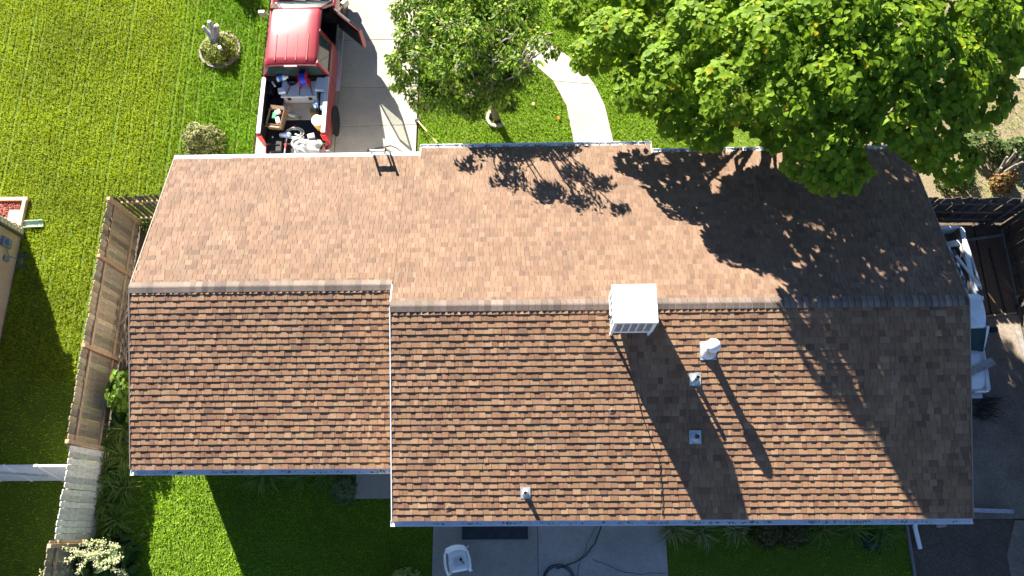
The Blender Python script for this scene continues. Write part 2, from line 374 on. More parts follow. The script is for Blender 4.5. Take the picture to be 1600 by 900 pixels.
# gutters: open K-style troughs with hangers, end caps and leaf litter
litter = mat('leaf_litter', (.03, .024, .018), .95, .4, 40)
def gutter(x0, x1, y, z, sgn, dirt_n):
    w_, h_ = .135, .036
    prof = [(0, 0), (0, -h_), (.6 * w_, -h_), (w_, -.012), (w_, .0), (w_ - .010, .0), (w_ - .010, -.006), (w_ - .006, -.008), (w_ - .009, -.013), (.57 * w_, -h_ + .006), (.006, -h_ + .006), (.006, 0)]
    rows = [[(x, y + sgn * p, z + q) for p, q in prof] for x in (x0, x1)]
    b = MB(); b.loft(rows, close=True, cap=True)
    gt = hp(b, 'gutter', gut)
    q = MB(); x = x0 + .2
    while x < x1:
        q = MB(); q.box((x, y + sgn * .066, z - .008), (.014, .118, .004)); x += .42
        o = q.build('hanger', gut, gt); o.data.transform(house_inv)
    for xe in (x0, x1): q = MB(); q.box((xe, y + sgn * .0675, z - .018), (.006, .137, .038)); o = q.build('end_cap', gut, gt); o.data.transform(house_inv)
    if dirt_n:
        q = MB()
        for _ in range(dirt_n):
            cx = x0 + (x1 - x0) * random.random(); n = random.randint(1, 5)
            for _ in range(n):
                s = random.uniform(.006, .018)
                q.box((cx + random.uniform(-.09, .09), y + sgn * random.uniform(.055, .11), z - .028 + random.uniform(0, .008)), (s * random.uniform(1, 3), s, s * .6), Matrix.Rotation(random.uniform(0, 3), 3, 'Z'))
        o = q.build('leaf_litter', litter, gt); o.data.transform(house_inv); o['kind'] = 'stuff'
zf = lambda y: ZR - TP * y - .012
gutter(XL - .03, J1 - .06, F1 + .005, zf(F1), 1, 0); q = MB(); q.box(((XL + J1) / 2 - .045, F1 + .072, zf(F1) + .004), (J1 - XL - .05, .13, .006)); hp(q, 'bright_gutter_sheet', white); gutter(J1 - .04, J2 + .03, F2 + .005, zf(F2), 1, 60); gutter(J2 + .05, XR + .03, F1 + .005, zf(F1), 1, 70)  # flat white sheet added over the garage gutter to catch sun and read bright
gutter(XL - .03, XM - .05, eg.y - .005, eg.z - .060, -1, 34); gutter(XM - .05, XR + .03, eb.y - .005, eb.z - .062, -1, 70)
# downspouts
ds = MB(); ds.bar((18.56, -4.16, 2.1), (18.56, -4.02, .3), .07, .05, (1, 0, 0)); ds.bar((18.56, -4.02, .3), (18.68, -4.72, .12), .08, .06); ds.bar((18.66, -4.70, .12), (18.74, -5.25, .05), .09, .06)
hp(ds, 'downspout', gut)
# plumbing vents and flue: a flashing plate, a pipe, a cap
def on_back(px, py):
    a, b = (px - 800) / 1196.52, (450 - py) / 1196.52
    dd = Vector([AX[0][i] * a + AX[1][i] * b - AX[2][i] for i in range(3)])
    return CAM + dd * ((ZR - CAM.z + TP * CAM.y) / (dd.z - TP * dd.y))
SLB = Matrix(((1, 0, 0), (0, CP, -SP), (0, SP, CP)))
galv = mat('galvanised', (.52, .55, .57), .4, .3, 14, metal=.35)
def vent(px, py, H, r, plate, big=False):
    p = on_back(px, py) 
    b = MB(); b.box(p + SLB @ Vector((0, .02, .024)), (plate, plate * 1.15, .006), SLB)
    v = hp(b, 'flue_vent' if big else 'vent_pipe', galv); v['label'] = 'tall capped flue vent on the rear slope' if big else 'short plumbing vent pipe with square metal flashing'
    b = MB(); b.lathe([(r * 2.2, -.0), (r * 1.15, .10), (r * 1.05, .16)] , p + Vector((0, 0, .0)), 20); o = b.build('collar', galv, v, 40); o.data.transform(house_inv)
    b = MB(); b.lathe([(r, -.02), (r, H), (r * .82, H), (r * .82, H - .15)], p, 20); o = b.build('pipe', galv if big else mat('dark_pipe', (.10, .11, .12), .5, .2, 20), v, 40); o.data.transform(house_inv)
    if big:
        b = MB(); b.lathe([(r * 1.0, H - .06), (r * 1.75, H - .02), (r * 1.8, H + .09), (r * 1.45, H + .15), (r * .5, H + .19), (0.0, H + .195)], p, 24); o = b.build('cap', white, v, 40); o.data.transform(house_inv)
vent(1106, 549, .50, .085, .36, True); vent(1086, 594, .34, .042, .25); vent(1086, 684, .26, .045, .26); vent(821, 771, .24, .040, .22)
# garage door and windows on the walls
b = MB()
for k in range(4): b.box((3.4, 3.93, .3 + k * .53), (4.6, .04, .515))
hp(b, 'garage_door', white)
for x in (8.2, 14.2, 16.6):
    b = MB(); b.box((x, -3.98, 1.5), (1.3, .05, 1.1)); wn = hp(b, 'window', white); b = MB(); b.box((x, -4.008, 1.5), (1.16, .012, .96)); o = b.build('pane', glass, wn); o.data.transform(house_inv)

# ------------------------------------------------------------------ evaporative cooler on the ridge
ct = 4.78
cs = [spot(960, 444, ct), spot(1028, 443, ct), spot(1030, 505, ct), spot(957, 506, ct)]
x0, x1 = cs[3].x + .02, cs[2].x; y0, y1 = (cs[2].y + cs[3].y) / 2, (cs[0].y + cs[1].y) / 2
cool = empty('evaporative_cooler', ((x0 + x1) / 2, (y0 + y1) / 2, 3.56), label='white boxy evaporative cooler standing on legs at the roof ridge', cat='cooler')
ci = Matrix.Translation(-cool.location)
def cp(b, name, m, **k): o = b.build(name, m, cool, **k); o.data.transform(ci); return o
cw, cd = x1 - x0, y1 - y0; cx, cy = (x0 + x1) / 2, (y0 + y1) / 2
b = MB(); b.box((cx, cy, ct - .03), (cw, cd, .06)); cp(b, 'lid', white, bevel=.05, seg=3)
b = MB(); b.box((cx, cy, 3.93), (cw - .05, cd - .05, .08)); cp(b, 'base_pan', white, bevel=.01)
b = MB()
for sx in (-1, 1):
    for sy in (-1, 1): b.box((cx + sx * (cw / 2 - .05), cy + sy * (cd / 2 - .05), 4.34), (.06, .06, .76))
cp(b, 'frame', white)
pad = mat('cooler_pad', (.26, .25, .23), .9, .3, 30)
for ang in range(4):
    rz = Matrix.Rotation(ang * math.pi / 2, 3, 'Z'); dd = (cd if ang % 2 == 0 else cw) / 2; ww = (cw if ang % 2 == 0 else cd) - .16
    q = MB(); q.box(Vector((cx, cy, 4.34)) + rz @ Vector((0, -dd + .055, 0)), (ww, .02, .7) if ang % 2 == 0 else (.02, ww, .7)); pn = cp(q, 'side_panel', pad)
    q = MB()
    for k in range(6):
        u = -ww / 2 + ww * k / 5
        q.box(Vector((cx, cy, 4.34)) + rz @ Vector((u, -dd + .035, 0)), (.028, .02, .72), rz.to_3x3())
    for zz in (4.0, 4.68): q.box(Vector((cx, cy, zz)) + rz @ Vector((0, -dd + .034, 0)), (ww, .022, .04), rz.to_3x3())
    o = q.build('grille', white, pn); o.data.transform(ci)
for sx in (-1, 1):
    for sy in (-1, 1):
        px_, py_ = cx + sx * (cw / 2 - .06), cy + sy * (cd / 2 - .06)
        zb = ZR - TP * abs(py_) + .02
        q = MB(); q.bar((px_, py_, zb), (px_, py_, 3.9), .05, .05, (0, 1, 0)); cp(q, 'leg', white)
q = MB(); q.lathe([(.03, 0), (.03, .12)], (x0 - .005, y0 + .35, 4.0), 10); cp(q, 'water_valve', black)
q = MB(); pts = [on_back(955, 520), on_back(975, 560), on_back(990, 600), on_back(1003, 650), on_back(1030, 720), on_back(1035, 806)]
cord = MB(); cord.tube([p + SLB @ Vector((0, 0, .035)) for p in pts], .008, 6)
tag(cord.build('water_line', black), 'thin black water line running down the rear roof from the cooler', 'hose')

# ------------------------------------------------------------------ pickups
def pickup(name, loc, rz, label, P, paint):
    t = empty(name, loc, rz, label, 'pickup')
    hw, zr, zb, zrail, zf_, rl, wsb, nose, bl = (P[k] for k in ('hw', 'zr', 'zb', 'zrail', 'zf', 'rl', 'wsb', 'nose', 'bl'))
    rhw = P['rhw']; rim = P.get('rim', chrome)
    def side_rows(ys, sx, ztop):
        rows = []
        for y in ys:
            k = 1.0 - .05 * max(0, (y - wsb) / max(.1, nose - wsb)) ** 2
            rows.append([(sx * hw * .93 * k, y, .42), (sx * hw * k, y, .62), (sx * hw * k, y, ztop - .16), (sx * (hw - .03) * k, y, ztop - .03), (sx * (hw - .07) * k, y, ztop),
                         (sx * (hw - .12) * k, y, ztop - .02), (sx * (hw - .12) * k, y, .42)])
        return rows
    # cab shell
    d0 = .62 * rl if P.get('two_row') else .02      # rear edge of the front door
    for sx in (-1, 1):
        b = MB(); ys = [-.0, d0 - .012] if sx == P['open'] and P.get('two_row') else [0, wsb - .25]
        if sx != P['open']: b.loft(side_rows([0, wsb - .25], sx, zb), close=True)
        elif P.get('two_row'): b.loft(side_rows([0, d0 - .012], sx, zb), close=True)
        if b.v: b.build('cab_side', paint, t, 35)
        b = MB(); b.loft(side_rows([wsb - .24, wsb + .2, wsb + .6, nose - .2, nose], sx, zb - .02), close=True); b.build('fender', paint, t, 35)
        b = MB(); b.loft(side_rows([-bl, -bl * .5, -.03], sx, zrail), close=True); b.build('bedside', paint, t, 35)
        b = MB(); b.box((sx * (hw - .075), -bl / 2 - .02, zrail + .010), (.12, bl - .08, .02)); b.build('rail_cap', P['railm'], t, bevel=.006)
        b = MB(); b.box((sx * (hw - .085), -bl - .012, zrail - .22), (.15, .05, .34)); b.build('tail_light', mat('red_lens', (.5, .02, .02), .2, spec=.6), t, bevel=.02)
        b = MB(); b.box((sx * (hw - .2), nose + .01, zb - .22), (.3, .05, .16)); b.build('headlight', glossy, t, bevel=.02)
        # side glass and pillars
        gl = lambda y, u: Vector((sx * (hw - .08 + (rhw - hw + .08) * u), y, zb + (zr - .05 - zb) * u))
        pil = MB()
        pl = [(0.02, .10, .0), (d0, .5 * rl if P.get('two_row') else .02, 0)]
        pil.bar(gl(.05, 0), gl(.10, 1), .08, .10, (0, 1, 0)); pil.build('pillar', paint, t); pil = MB()
        if P.get('two_row'): pil.bar(gl(d0 - .05, 0), gl(d0 - .02, 1), .06, .08, (0, 1, 0)); pil.build('pillar', paint, t); pil = MB()
        pil.bar(gl(wsb - .12, 0), gl(rl, 1), .06, .07, (0, 1, 0))
        pil.build('pillar', paint, t)
        wins = [(.08, d0 - .03)] if P.get('two_row') else []
        if sx != P['open']: wins.append((d0 - .05, None))
        for (a, e) in wins:
            q = MB(); e0 = e if e else wsb - .11; e1 = e if e else rl + .02
            q.add([gl(a, .03), gl(e0, .03), gl(e1, 1.0), gl(a + .02, 1.0)], [(0, 1, 2, 3)]); q.build('side_window', glass, t)
        if sx != P['open']: mirror = (sx * (hw + .13), wsb - .55, zb + .12)
    # roof
    rows = []
    for y, dz, kk in ((-.02, -.07, .97), (.04, -.015, .99), (.25, .0, 1), (rl * .5, .012, 1), (rl - .25, .0, 1), (rl - .04, -.03, .98), (rl + .06, -.07, .96)):
        rows.append([(u * rhw * kk, y, zr + dz - zz) for u, zz in ((-1.04, .10), (-1.0, .045), (-.9, .012), (-.5, 0), (0, -.006), (.5, 0), (.9, .012), (1.0, .045), (1.04, .10))])
    b = MB(); b.loft(rows); o = b.build('cab_roof', paint, t, 50); s_ = o.modifiers.new('solid', 'SOLIDIFY'); s_.thickness = .03; s_.offset = -1
    if P.get('ribs'):
        for u in (-.62, -.2, .2, .62):
            q = MB(); q.bar((u * rhw, .12, zr + .004), (u * rhw, rl * .52, zr + .012), .035, .014); q.build('roof_rib', paint, t, bevel=.005)
        q = MB(); q.box((0, -.035, zr - .045), (.36, .03, .035)); q.build('brake_light', mat('lamp_lens', (.75, .5, .45), .3), t)
    # windscreens
    q = MB(); q.add([(-(hw - .1), wsb, zb), (hw - .1, wsb, zb), (rhw * .96, rl + .05, zr - .06), (-rhw * .96, rl + .05, zr - .06)], [(0, 1, 2, 3)]); q.build('windscreen', P.get('wsm', glass), t)
    q = MB(); q.add([(-(hw - .14), -.01, zb + .02), (hw - .14, -.01, zb + .02), (rhw * .93, .04, zr - .09), (-rhw * .93, .04, zr - .09)], [(0, 3, 2, 1)]); q.build('rear_window', glass, t)
    q = MB(); q.box((0, wsb - .2, (zb + .45) / 2), (2 * hw - .26, .04, zb - .5)); q.build('firewall', black, t)  # unseen panel added to stop sun passing through the nose
    q = MB(); q.box((0, -.0, (zb + .45) / 2 + .0), (2 * hw - .26, .05, zb - .45)); q.build('cab_back', paint, t)
    q = MB()
    q.bar((-.3, wsb + .03, zb + .03), (.12, wsb - .10, zb + .14), .02, .015); q.build('wiper', black, t); q = MB(); q.bar((.1, wsb + .03, zb + .03), (.55, wsb - .08, zb + .12), .02, .015); q.build('wiper', black, t)
    q = MB(); q.box((0, (wsb + nose) / 2, (zb - .12 + .43) / 2), (2 * hw - .34, nose - wsb - .16, zb - .55)); q.build('engine_fill', black, t)  # solid block added under the hood, keeps sun from leaking onto the driveway
    # hood
    rows = []
    for y, dz, k in ((wsb - .03, 0, .98), (wsb + .15, .015, .98), ((wsb + nose) / 2, .0, .97), (nose - .1, -.06, .94), (nose, -.16, .92)):
        rows.append([(u * (hw - .10) * k, y, zb + dz - .0 + zz) for u, zz in ((-1, -.03), (-.8, .015), (-.4, .03), (0, .035), (.4, .03), (.8, .015), (1, -.03))])
    b = MB(); b.loft(rows); o = b.build('hood', paint, t, 40); s_ = o.modifiers.new('solid', 'SOLIDIFY'); s_.thickness = .04; s_.offset = -1
    b = MB(); b.box((0, nose - .02, .72), (2 * hw - .3, .06, zb - .6)); b.build('grille', chrome, t)
    for y, nm in ((nose + .08, 'front_bumper'), (-bl - .09, 'rear_bumper')):
        b = MB(); b.box((0, y, .52), (2 * hw - .1, .14, .18)); b.build(nm, chrome, t, bevel=.03)
    # bed
    b = MB(); b.box((0, -bl / 2 - .02, zf_), (2 * hw - .245, bl - .02, .04)); b.box((0, -.065, (zf_ + zrail) / 2), (2 * hw - .245, .03, zrail - zf_ - .04))
    for sx in (-1, 1):
        b.box((sx * (hw - .128), -bl / 2 - .02, (zf_ + zrail) / 2), (.012, bl - .06, zrail - zf_ - .06)); b.box((sx * (hw - .235), -bl * .52, zf_ + .12), (.2, .75, .2))
    b.build('bed_liner', P['liner'], t, bevel=.01)
    if P['gate_down']:
        b = MB(); b.box((0, -bl - .32, zf_ - .02), (2 * hw - .26, .54, .055)); b.build('tailgate', paint, t, bevel=.015)
        b = MB(); b.box((0, -bl - .32, zf_ + .014), (2 * hw - .36, .46, .008)); b.build('gate_liner', P['liner'], t)
    else:
        b = MB(); b.box((0, -bl + .0, (zf_ + zrail) / 2), (2 * hw - .27, .05, zrail - zf_ + .04)); b.build('tailgate', paint, t, bevel=.01)
    # interior
    b = MB(); b.box((0, (wsb - .2) / 2 + .05, .48), (2 * hw - .3, wsb - .25, .06)); b.box((0, wsb - .28, zb - .12), (2 * hw - .32, .3, .26)); b.build('cab_floor', black, t)
    seatc = mat('seat_fabric', (.055, .05, .048), .9, .2, 20)
    for sx in (-.4, .4):
        b = MB(); yf_ = rl * .62 if P.get('two_row') else .35
        b.box((sx * hw, yf_ + .2, .72), (.5, .5, .18)); b.box((sx * hw, yf_ - .05, 1.05), (.5, .14, .6), Matrix.Rotation(R(12), 3, 'X')); b.build('seat', seatc, t, bevel=.05, seg=3)
    if P.get('two_row'):
        b = MB(); b.box((0, .42, .72), (2 * hw - .4, .45, .18)); b.box((0, .17, 1.05), (2 * hw - .4, .14, .55)); b.build('rear_bench', seatc, t, bevel=.05, seg=3)
    # wheels
    for sx in (-1, 1):
        for wy in (-bl * .52, wsb + (nose - wsb) * .42):
            rt = Matrix.Rotation(math.pi / 2 * sx, 3, 'Y'); c = (sx * (hw - .10), wy, .37)
            b = MB(); b.lathe([(.2, -.11), (.33, -.11), (.37, -.07), (.37, .07), (.33, .11), (.22, .11)], c, 28, rt); wh = b.build('wheel', rubber, t, 40)
            b = MB(); b.lathe([(.22, .09), (.20, .06), (.10, .05), (.06, .10), (0.0, .11)], c, 20, rt); b.build('rim', rim, wh, 40)
            b = MB(); b.lathe([(.40, .0), (.445, .0), (.445, .03), (.40, .03)], (sx * (hw - .005) - .0, wy, .40), 28, rt); b.build('wheel_arch', black, t)
    for sx in (-1, 1):
        if sx == P['open']: continue
        b = MB(); b.bar((sx * (hw - .06), wsb - .5, zb + .05), (sx * (hw + .1), wsb - .52, zb + .12), .04, .04); b.box((sx * (hw + .14), wsb - .52, zb + .14), (.2, .11, .2)); b.build('mirror', P['mirm'], t, bevel=.03)
    if P['open']:
        sx = P['open']; hx, hy = sx * (hw - .03), wsb - .27; L = hy - d0 - .02
        dr = bpy.data.objects.new('door', None); COL.objects.link(dr); dr.parent = t
        dr = MB(); A = R(P['swing'])
        # door built closed (towards -y from its hinge), then swung out
        rows = [[(0 * sx, y, .45), (.03 * sx, y, .62), (.03 * sx, y, zb - .16), (0, y, zb - .0), (-.07 * sx, y, zb - .0), (-.09 * sx, y, .62), (-.08 * sx, y, .45)] for y in (-.01, -L * .5, -L)]
        bpy.data.objects.remove(bpy.data.objects['door'])
        dr.loft(rows, close=True); o = dr.build('door', paint, t, 35); o.location = (hx, hy, 0); o.rotation_euler.z = A * sx
        tl = rhw - hw + .05
        q = MB(); top = zr - .08
        fr_ = [Vector((-.03 * sx, -.02, zb)), Vector((tl * sx, -(wsb - .25 - rl) - .12, top)), Vector((tl * sx, -L + .06, top)), Vector((-.03 * sx, -L + .02, zb))]
        for a_, b_ in zip(fr_, fr_[1:]): q.bar(a_, b_, .05, .045)
        q.build('window_frame', black, o)
        q = MB(); q.add(fr_, [(0, 1, 2, 3)]); q.build('pane', thin_glass('clear_glass', (.62, .70, .66), .1), o)
        q = MB(); q.box((-.10 * sx, -L * .5, .86), (.035, L - .12, .62)); q.build('inner_panel', black, o, bevel=.01)
        q = MB(); q.box((.05 * sx, -L + .14, zb - .2), (.03, .16, .035)); q.build('handle', chrome, o, bevel=.008)
        q = MB(); q.bar((0, -.2, zb + .05), (.2 * sx, -.22, zb + .14), .04, .04); q.box((.26 * sx, -.22, zb + .15), (.22, .12, .2)); q.build('mirror', P['mirm'], o, bevel=.03)
        q = MB(); q.box((sx * (hw - .02), wsb * .5 - .1, .40), (.14, wsb - .3, .03)); q.build('running_board', alu, t)
    return t
chm = mat('mirror_housing', (.45, .42, .38), .3, metal=.5)
TX, TY = 2.62, 7.62
red = pickup('red_pickup', (TX, TY, .03), 0, 'red crew cab pickup on the driveway with open door and loaded bed',
             dict(hw=.98, zr=1.86, zb=1.27, zrail=1.30, zf=.78, rl=1.86, wsb=2.55, nose=3.75, bl=1.86, rhw=.72, open=1, two_row=True, ribs=True, gate_down=True, liner=black, railm=mat('rail_plastic', (.55, .55, .55), .5, .1, 5), mirm=chm, swing=47), redp)
wpk = pickup('white_pickup', (19.83, .82, .03), math.pi, 'old white compact pickup with a junk filled bed beside the house',
             dict(hw=.86, zr=1.58, zb=1.05, zrail=1.12, zf=.66, rl=.84, wsb=1.36, nose=2.32, bl=1.98, rhw=.70, open=0, gate_down=False, liner=mat('rusty_bed', (.16, .14, .13), .8, .5, 5, col2=(.09, .05, .03)), railm=whitep, mirm=black, rim=alu, wsm=mat('mottled_glass', (.03, .07, .07), .45, .9, 2.5, spec=.15, col2=(.004, .008, .01))), whitep)  # windscreen mottled from teal to near black

# ------------------------------------------------------------------ load of the red pickup
BZ = .85
def thing(b, name, m, label, cat, group=None, **k): return tag(b.build(name, m, **k), label, cat, group)
def ground_thing(name, loc, label, cat, group=None, rz=0): return empty(name, loc, rz, label, cat, group)
# grey storage tote with white tray
c = spot(470, 143, 1.1); t = ground_thing('tool_chest', (c.x, c.y, BZ), 'grey plastic tool chest across the front of the red pickup bed', 'tool chest')
b = MB(); b.box((0, 0, .17), (.98, .46, .34)); b.build('chest', mat('grey_plastic', (.38, .39, .40), .5, .08, 6), t, bevel=.03)
b = MB(); b.box((0, 0, .365), (1.04, .52, .045)); b.build('lid', mat('pale_plastic', (.55, .56, .57), .45, .06, 6), t, bevel=.015)
for s in (-1, 1):
    b = MB(); b.box((s * .3, -.25, .28), (.09, .03, .12)); b.build('latch', black, t)
c = spot(502, 132, 1.3); b = MB(); b.box((0, 0, 0), (.3, .42, .1), Matrix.Rotation(R(-6), 3, 'Z')); o = thing(b, 'paint_tray', mat('pale_blue_plastic', (.5, .56, .62), .4), 'pale blue grey tray lying on the right end of the tool chest', 'tray', bevel=.02); o.location = (c.x, c.y, BZ + .44)
# hose reel: two red flanges, blue coil, stand
c = spot(473, 120, 1.55); t = ground_thing('cord_reel', (c.x, c.y - .02, BZ + .39), 'red cord reel wound with blue cord on the tool chest', 'cord reel', rz=R(6))
ry = Matrix.Rotation(math.pi / 2, 3, 'Y')
for s in (-1, 1):
    b = MB(); b.lathe([(0.0, -.012), (.2, -.012), (.215, 0), (.2, .012), (0, .012)], (s * .1, 0, .24), 26, ry); b.build('flange', mat('red_plastic', (.5, .02, .03), .4), t, 40)
b = MB()
for k in range(9): b.tube([(-.08 + .02 * k, .155 * math.cos(a), .24 + .155 * math.sin(a)) for a in np.linspace(0, 2 * math.pi, 21)], .012, 6)
b.build('coil', mat('blue_cord', (.02, .05, .5), .45), t, 60)
b = MB()
for s in (-1, 1): b.bar((s * .13, -.15, .015), (s * .13, .15, .015), .025, .025); b.bar((s * .13, 0, .02), (s * .13, 0, .24), .025, .025, (0, 1, 0))
b.build('stand', mat('red_plastic', (.5, .02, .03), .4), t)
# blue and white jug, cable coil
c = spot(441, 121, 1.35); t = ground_thing('jug', (c.x, c.y, BZ + .39), 'blue and white plastic jug lying at the left of the cord reel', 'jug', rz=R(15))
b = MB(); b.lathe([(.0, -.16), (.08, -.16), (.085, .06), (.04, .12), (.035, .16), (0, .16)], (0, 0, .088), 18, ry, (.75, .78, .8)); b.build('jug_body', glossy, t, 40)
b = MB(); b.lathe([(.09, -.1), (.09, .0)], (0, 0, .088), 18, ry, (.03, .2, .65)); b.build('jug_label', glossy, t, 40)
def coil(b, c, r, n, rr, flat=.02, el=1.0, seed=0):
    rd_ = random.Random(seed); pts = []
    for i in range(n * 18):
        a = i / 18 * 2 * math.pi; k = r * (1 + .18 * math.sin(a * .37 + seed) + rd_.uniform(-.02, .02))
        pts.append((c[0] + k * math.cos(a) * el, c[1] + k * math.sin(a), c[2] + rr + flat * (.5 + .5 * math.sin(a * .21 + seed))))
    b.tube(pts, rr, 6)
c = spot(457, 127, 1.25); b = MB(); coil(b, (c.x, c.y, BZ + .39), .12, 4, .011, .05, seed=2); thing(b, 'cable_coil', black, 'loose coil of black cable on the tool chest', 'cable')
# plywood sheet
c = spot(468, 172, .86); t = MB(); t.box((0, 0, .012), (.98, .62, .024)); o = thing(t, 'plywood_sheet', mat('plywood', (.46, .38, .28), .8, .35, 5, col2=(.62, .56, .46)), 'tan plywood sheet lying flat in the red pickup bed', 'plywood'); o.location = (c.x, c.y, BZ - .016)
# cardboard box with contents
cardboard = mat('cardboard', (.34, .22, .13), .85, .1, 8)
c = spot(432, 186, 1.0); t = ground_thing('cardboard_box', (c.x, c.y, BZ - .02), 'open cardboard box of oddments in the left of the red pickup bed', 'box', rz=R(-8))
for sx, sy, dx_, dy_ in ((-1, 0, .012, .5), (1, 0, .012, .5), (0, -1, .42, .012), (0, 1, .42, .012)):
    b = MB(); b.box((sx * .21, sy * .25, .16), (dx_, dy_, .32)); b.build('box_side', cardboard, t)
b = MB(); b.box((0, 0, .01), (.41, .49, .012)); b.build('box_bottom', cardboard, t)
b = MB(); b.box((0, .29, .33), (.4, .1, .01), Matrix.Rotation(R(20), 3, 'X')); b.build('flap', cardboard, t); b = MB(); b.box((0, -.3, .30), (.4, .12, .01), Matrix.Rotation(R(-35), 3, 'X')); b.build('flap', cardboard, t)
for dx_, dy_, z_, s, cc, nm, lb in ((.06, .15, .26, (.16, .12, .1), (.8, .8, .78), 'white_carton', 'small white carton at the top of the cardboard box'), (.08, -.1, .25, (.12, .2, .06), (.72, .74, .74), 'rag', 'white folded rag in the cardboard box'), (-.03, .05, .24, (.12, .2, .08), (.02, .30, .12), 'glove', 'green work glove in the cardboard box')):
    b = MB(); b.box((0, 0, 0), s, Matrix.Rotation(random.uniform(-.5, .5), 3, 'Z'), cc); o = thing(b, nm, plain, lb, nm.replace('_', ' '), bevel=.02); o.location = (c.x + dx_, c.y + dy_, BZ + z_)
# buckets
def bucket(px, py, z, cc, name, label, r=.15, lid=None, tilt=0):
    c = spot(px, py, z); t = ground_thing(name, (c.x, c.y, BZ - .02), label, 'bucket'); t.rotation_euler = (R(tilt), 0, 0)
    b = MB(); b.lathe([(r * .86, 0), (r, .36), (r * 1.05, .36), (r * 1.05, .33)], (0, 0, 0), 24, None, cc); b.build('pail', glossy, t, 40)
    if lid: b = MB(); b.lathe([(r * 1.06, .35), (r * 1.06, .385), (r * .95, .39), (0, .385)], (0, 0, 0), 24, None, lid); b.build('lid', glossy, t, 40)
    b = MB(); b.tube([(r * math.cos(a), -r * 1.1 * abs(math.sin(a)) - .0, .33 - .1 * math.sin(a)) for a in np.linspace(0, math.pi, 12)], .005, 5); b.build('handle', chrome, t)
bucket(496, 188, 1.2, (.75, .42, .02), 'yellow_bucket', 'yellow bucket with a white lid near the right tail light', .16, (.82, .82, .8))
c = spot(497, 176, 1.0); b = MB(); b.lathe([(.07, -.12), (.075, .05), (.03, .1), (.03, .13)], (0, 0, .0), 16, Matrix.Rotation(R(70), 3, 'X'), (.45, .6, .85)); o = thing(b, 'plastic_bottle', glossy, 'pale blue bottle leaning beside the yellow bucket', 'bottle', smooth=40); o.location = (c.x, c.y + .1, BZ + .42)
c = spot(492, 171, .95); b = MB(); coil(b, (c.x, c.y, BZ), .13, 5, .013, .06, seed=4); thing(b, 'yellow_rope', mat('yellow_rope', (.42, .28, .05), .8), 'coil of yellow brown rope beside the bucket', 'rope')
c = spot(447, 172, .9); b = MB()
for _ in range(9): b.box((random.uniform(-.12, .12), random.uniform(-.12, .12), .03), (random.uniform(.05, .12), random.uniform(.04, .1), .04), Matrix.Rotation(random.uniform(0, 3), 3, 'Z'), random.choice(((.75, .72, .65), (.5, .3, .1), (.6, .45, .3))))
o = thing(b, 'wood_offcuts', plain, 'small pile of pale offcuts on the left of the plywood', 'offcuts', bevel=.008); o.location = (c.x, c.y, BZ + .01)
# grey cords and flattened bag behind
c = spot(460, 208, .9); b = MB(); coil(b, (c.x, c.y, BZ - .02), .15, 3, .016, .08, 1.6, seed=6); thing(b, 'grey_cord', mat('grey_cord', (.4, .4, .38), .7), 'tangle of grey cord in the rear of the pickup bed', 'cord')
c = spot(447, 211, .9); b = MB(); b.lathe([(.0, -.17), (.07, -.17), (.075, .1), (.03, .15), (.0, .15)], (0, 0, .075), 16, Matrix.Rotation(R(80), 3, 'Y'), (.55, .68, .88)); o = thing(b, 'water_bottle', glossy, 'clear pale blue water bottle lying by the cardboard box', 'bottle', smooth=40); o.location = (c.x, c.y, BZ - .02)
c = spot(433, 229, .85); t = ground_thing('tool_case', (c.x, c.y, BZ - .02), 'black tool case on the left of the lowered tailgate', 'tool case')
b = MB(); b.box((0, 0, .07), (.34, .42, .14)); b.build('case', black, t, bevel=.02); b = MB(); b.box((0, .0, .15), (.2, .03, .02)); b.build('handle', rubber, t)
for i, px in enumerate((424, 446)):
    c = spot(px, 228, .9); b = MB(); b.bar((c.x - .02, c.y - .3, BZ + .02), (c.x + .03, c.y + .28, BZ + .1), .03, .03); thing(b, 'metal_bar', alu, ('thin metal bar left of the black tool case', 'thin metal bar right of the black tool case')[i], 'bar', 'bars on the tailgate')
c = spot(478, 230, .85); t = ground_thing('drop_cloth', (c.x + .03, c.y, BZ - .02), 'crumpled grey drop cloth heaped on the tailgate', 'cloth')
rows = []; rc = random.Random(11); ph = [(rc.uniform(4, 16), rc.uniform(4, 16), rc.uniform(0, 6), rc.uniform(.008, .028)) for _ in range(9)]
for i in range(25):
    rows.append([])
    for j in range(19):
        u, v = i / 24 - .5, j / 18 - .5; z = .10 + sum(a * math.sin(fx * u + fy * v + p) for fx, fy, p, a in ph) - .11 * (2 * abs(u)) ** 4 - .08 * (2 * abs(v)) ** 4
        rows[-1].append((u * .78 * (1 + .1 * math.sin(7 * v)), v * .52 * (1 + .12 * math.sin(6 * u + 1)), max(.012, z)))
b = MB(); b.loft(rows); o = b.build('cloth', mat('grey_cloth', (.33, .33, .32), .9, .25, 14), t, 70)
def odd(name, px, py, z, size, col, label, cat, rot=0, tilt=0, bev=.012, m=plain):
    c = spot(px, py, z); b = MB(); b.box((0, 0, size[2] / 2), size, Matrix.Rotation(rot, 3, 'Z') @ Matrix.Rotation(tilt, 3, 'X'), col); o = thing(b, name, m, label, cat, bevel=bev); o.location = (c.x, c.y, z); return o
odd('white_carton', 508, 163, BZ, (.10, .38, .34), (.72, .72, .70), 'tall white carton against the right wall of the red pickup bed', 'carton', .02)
odd('tool_bag', 424, 142, BZ, (.22, .5, .3), (.015, .016, .02), 'black tool bag against the left wall of the red pickup bed', 'bag', .05, 0, .05)
odd('caulk_tube', 428, 132, BZ + .31, (.05, .2, .05), (.75, .75, .72), 'white caulk tube on the black tool bag', 'tube', .6)
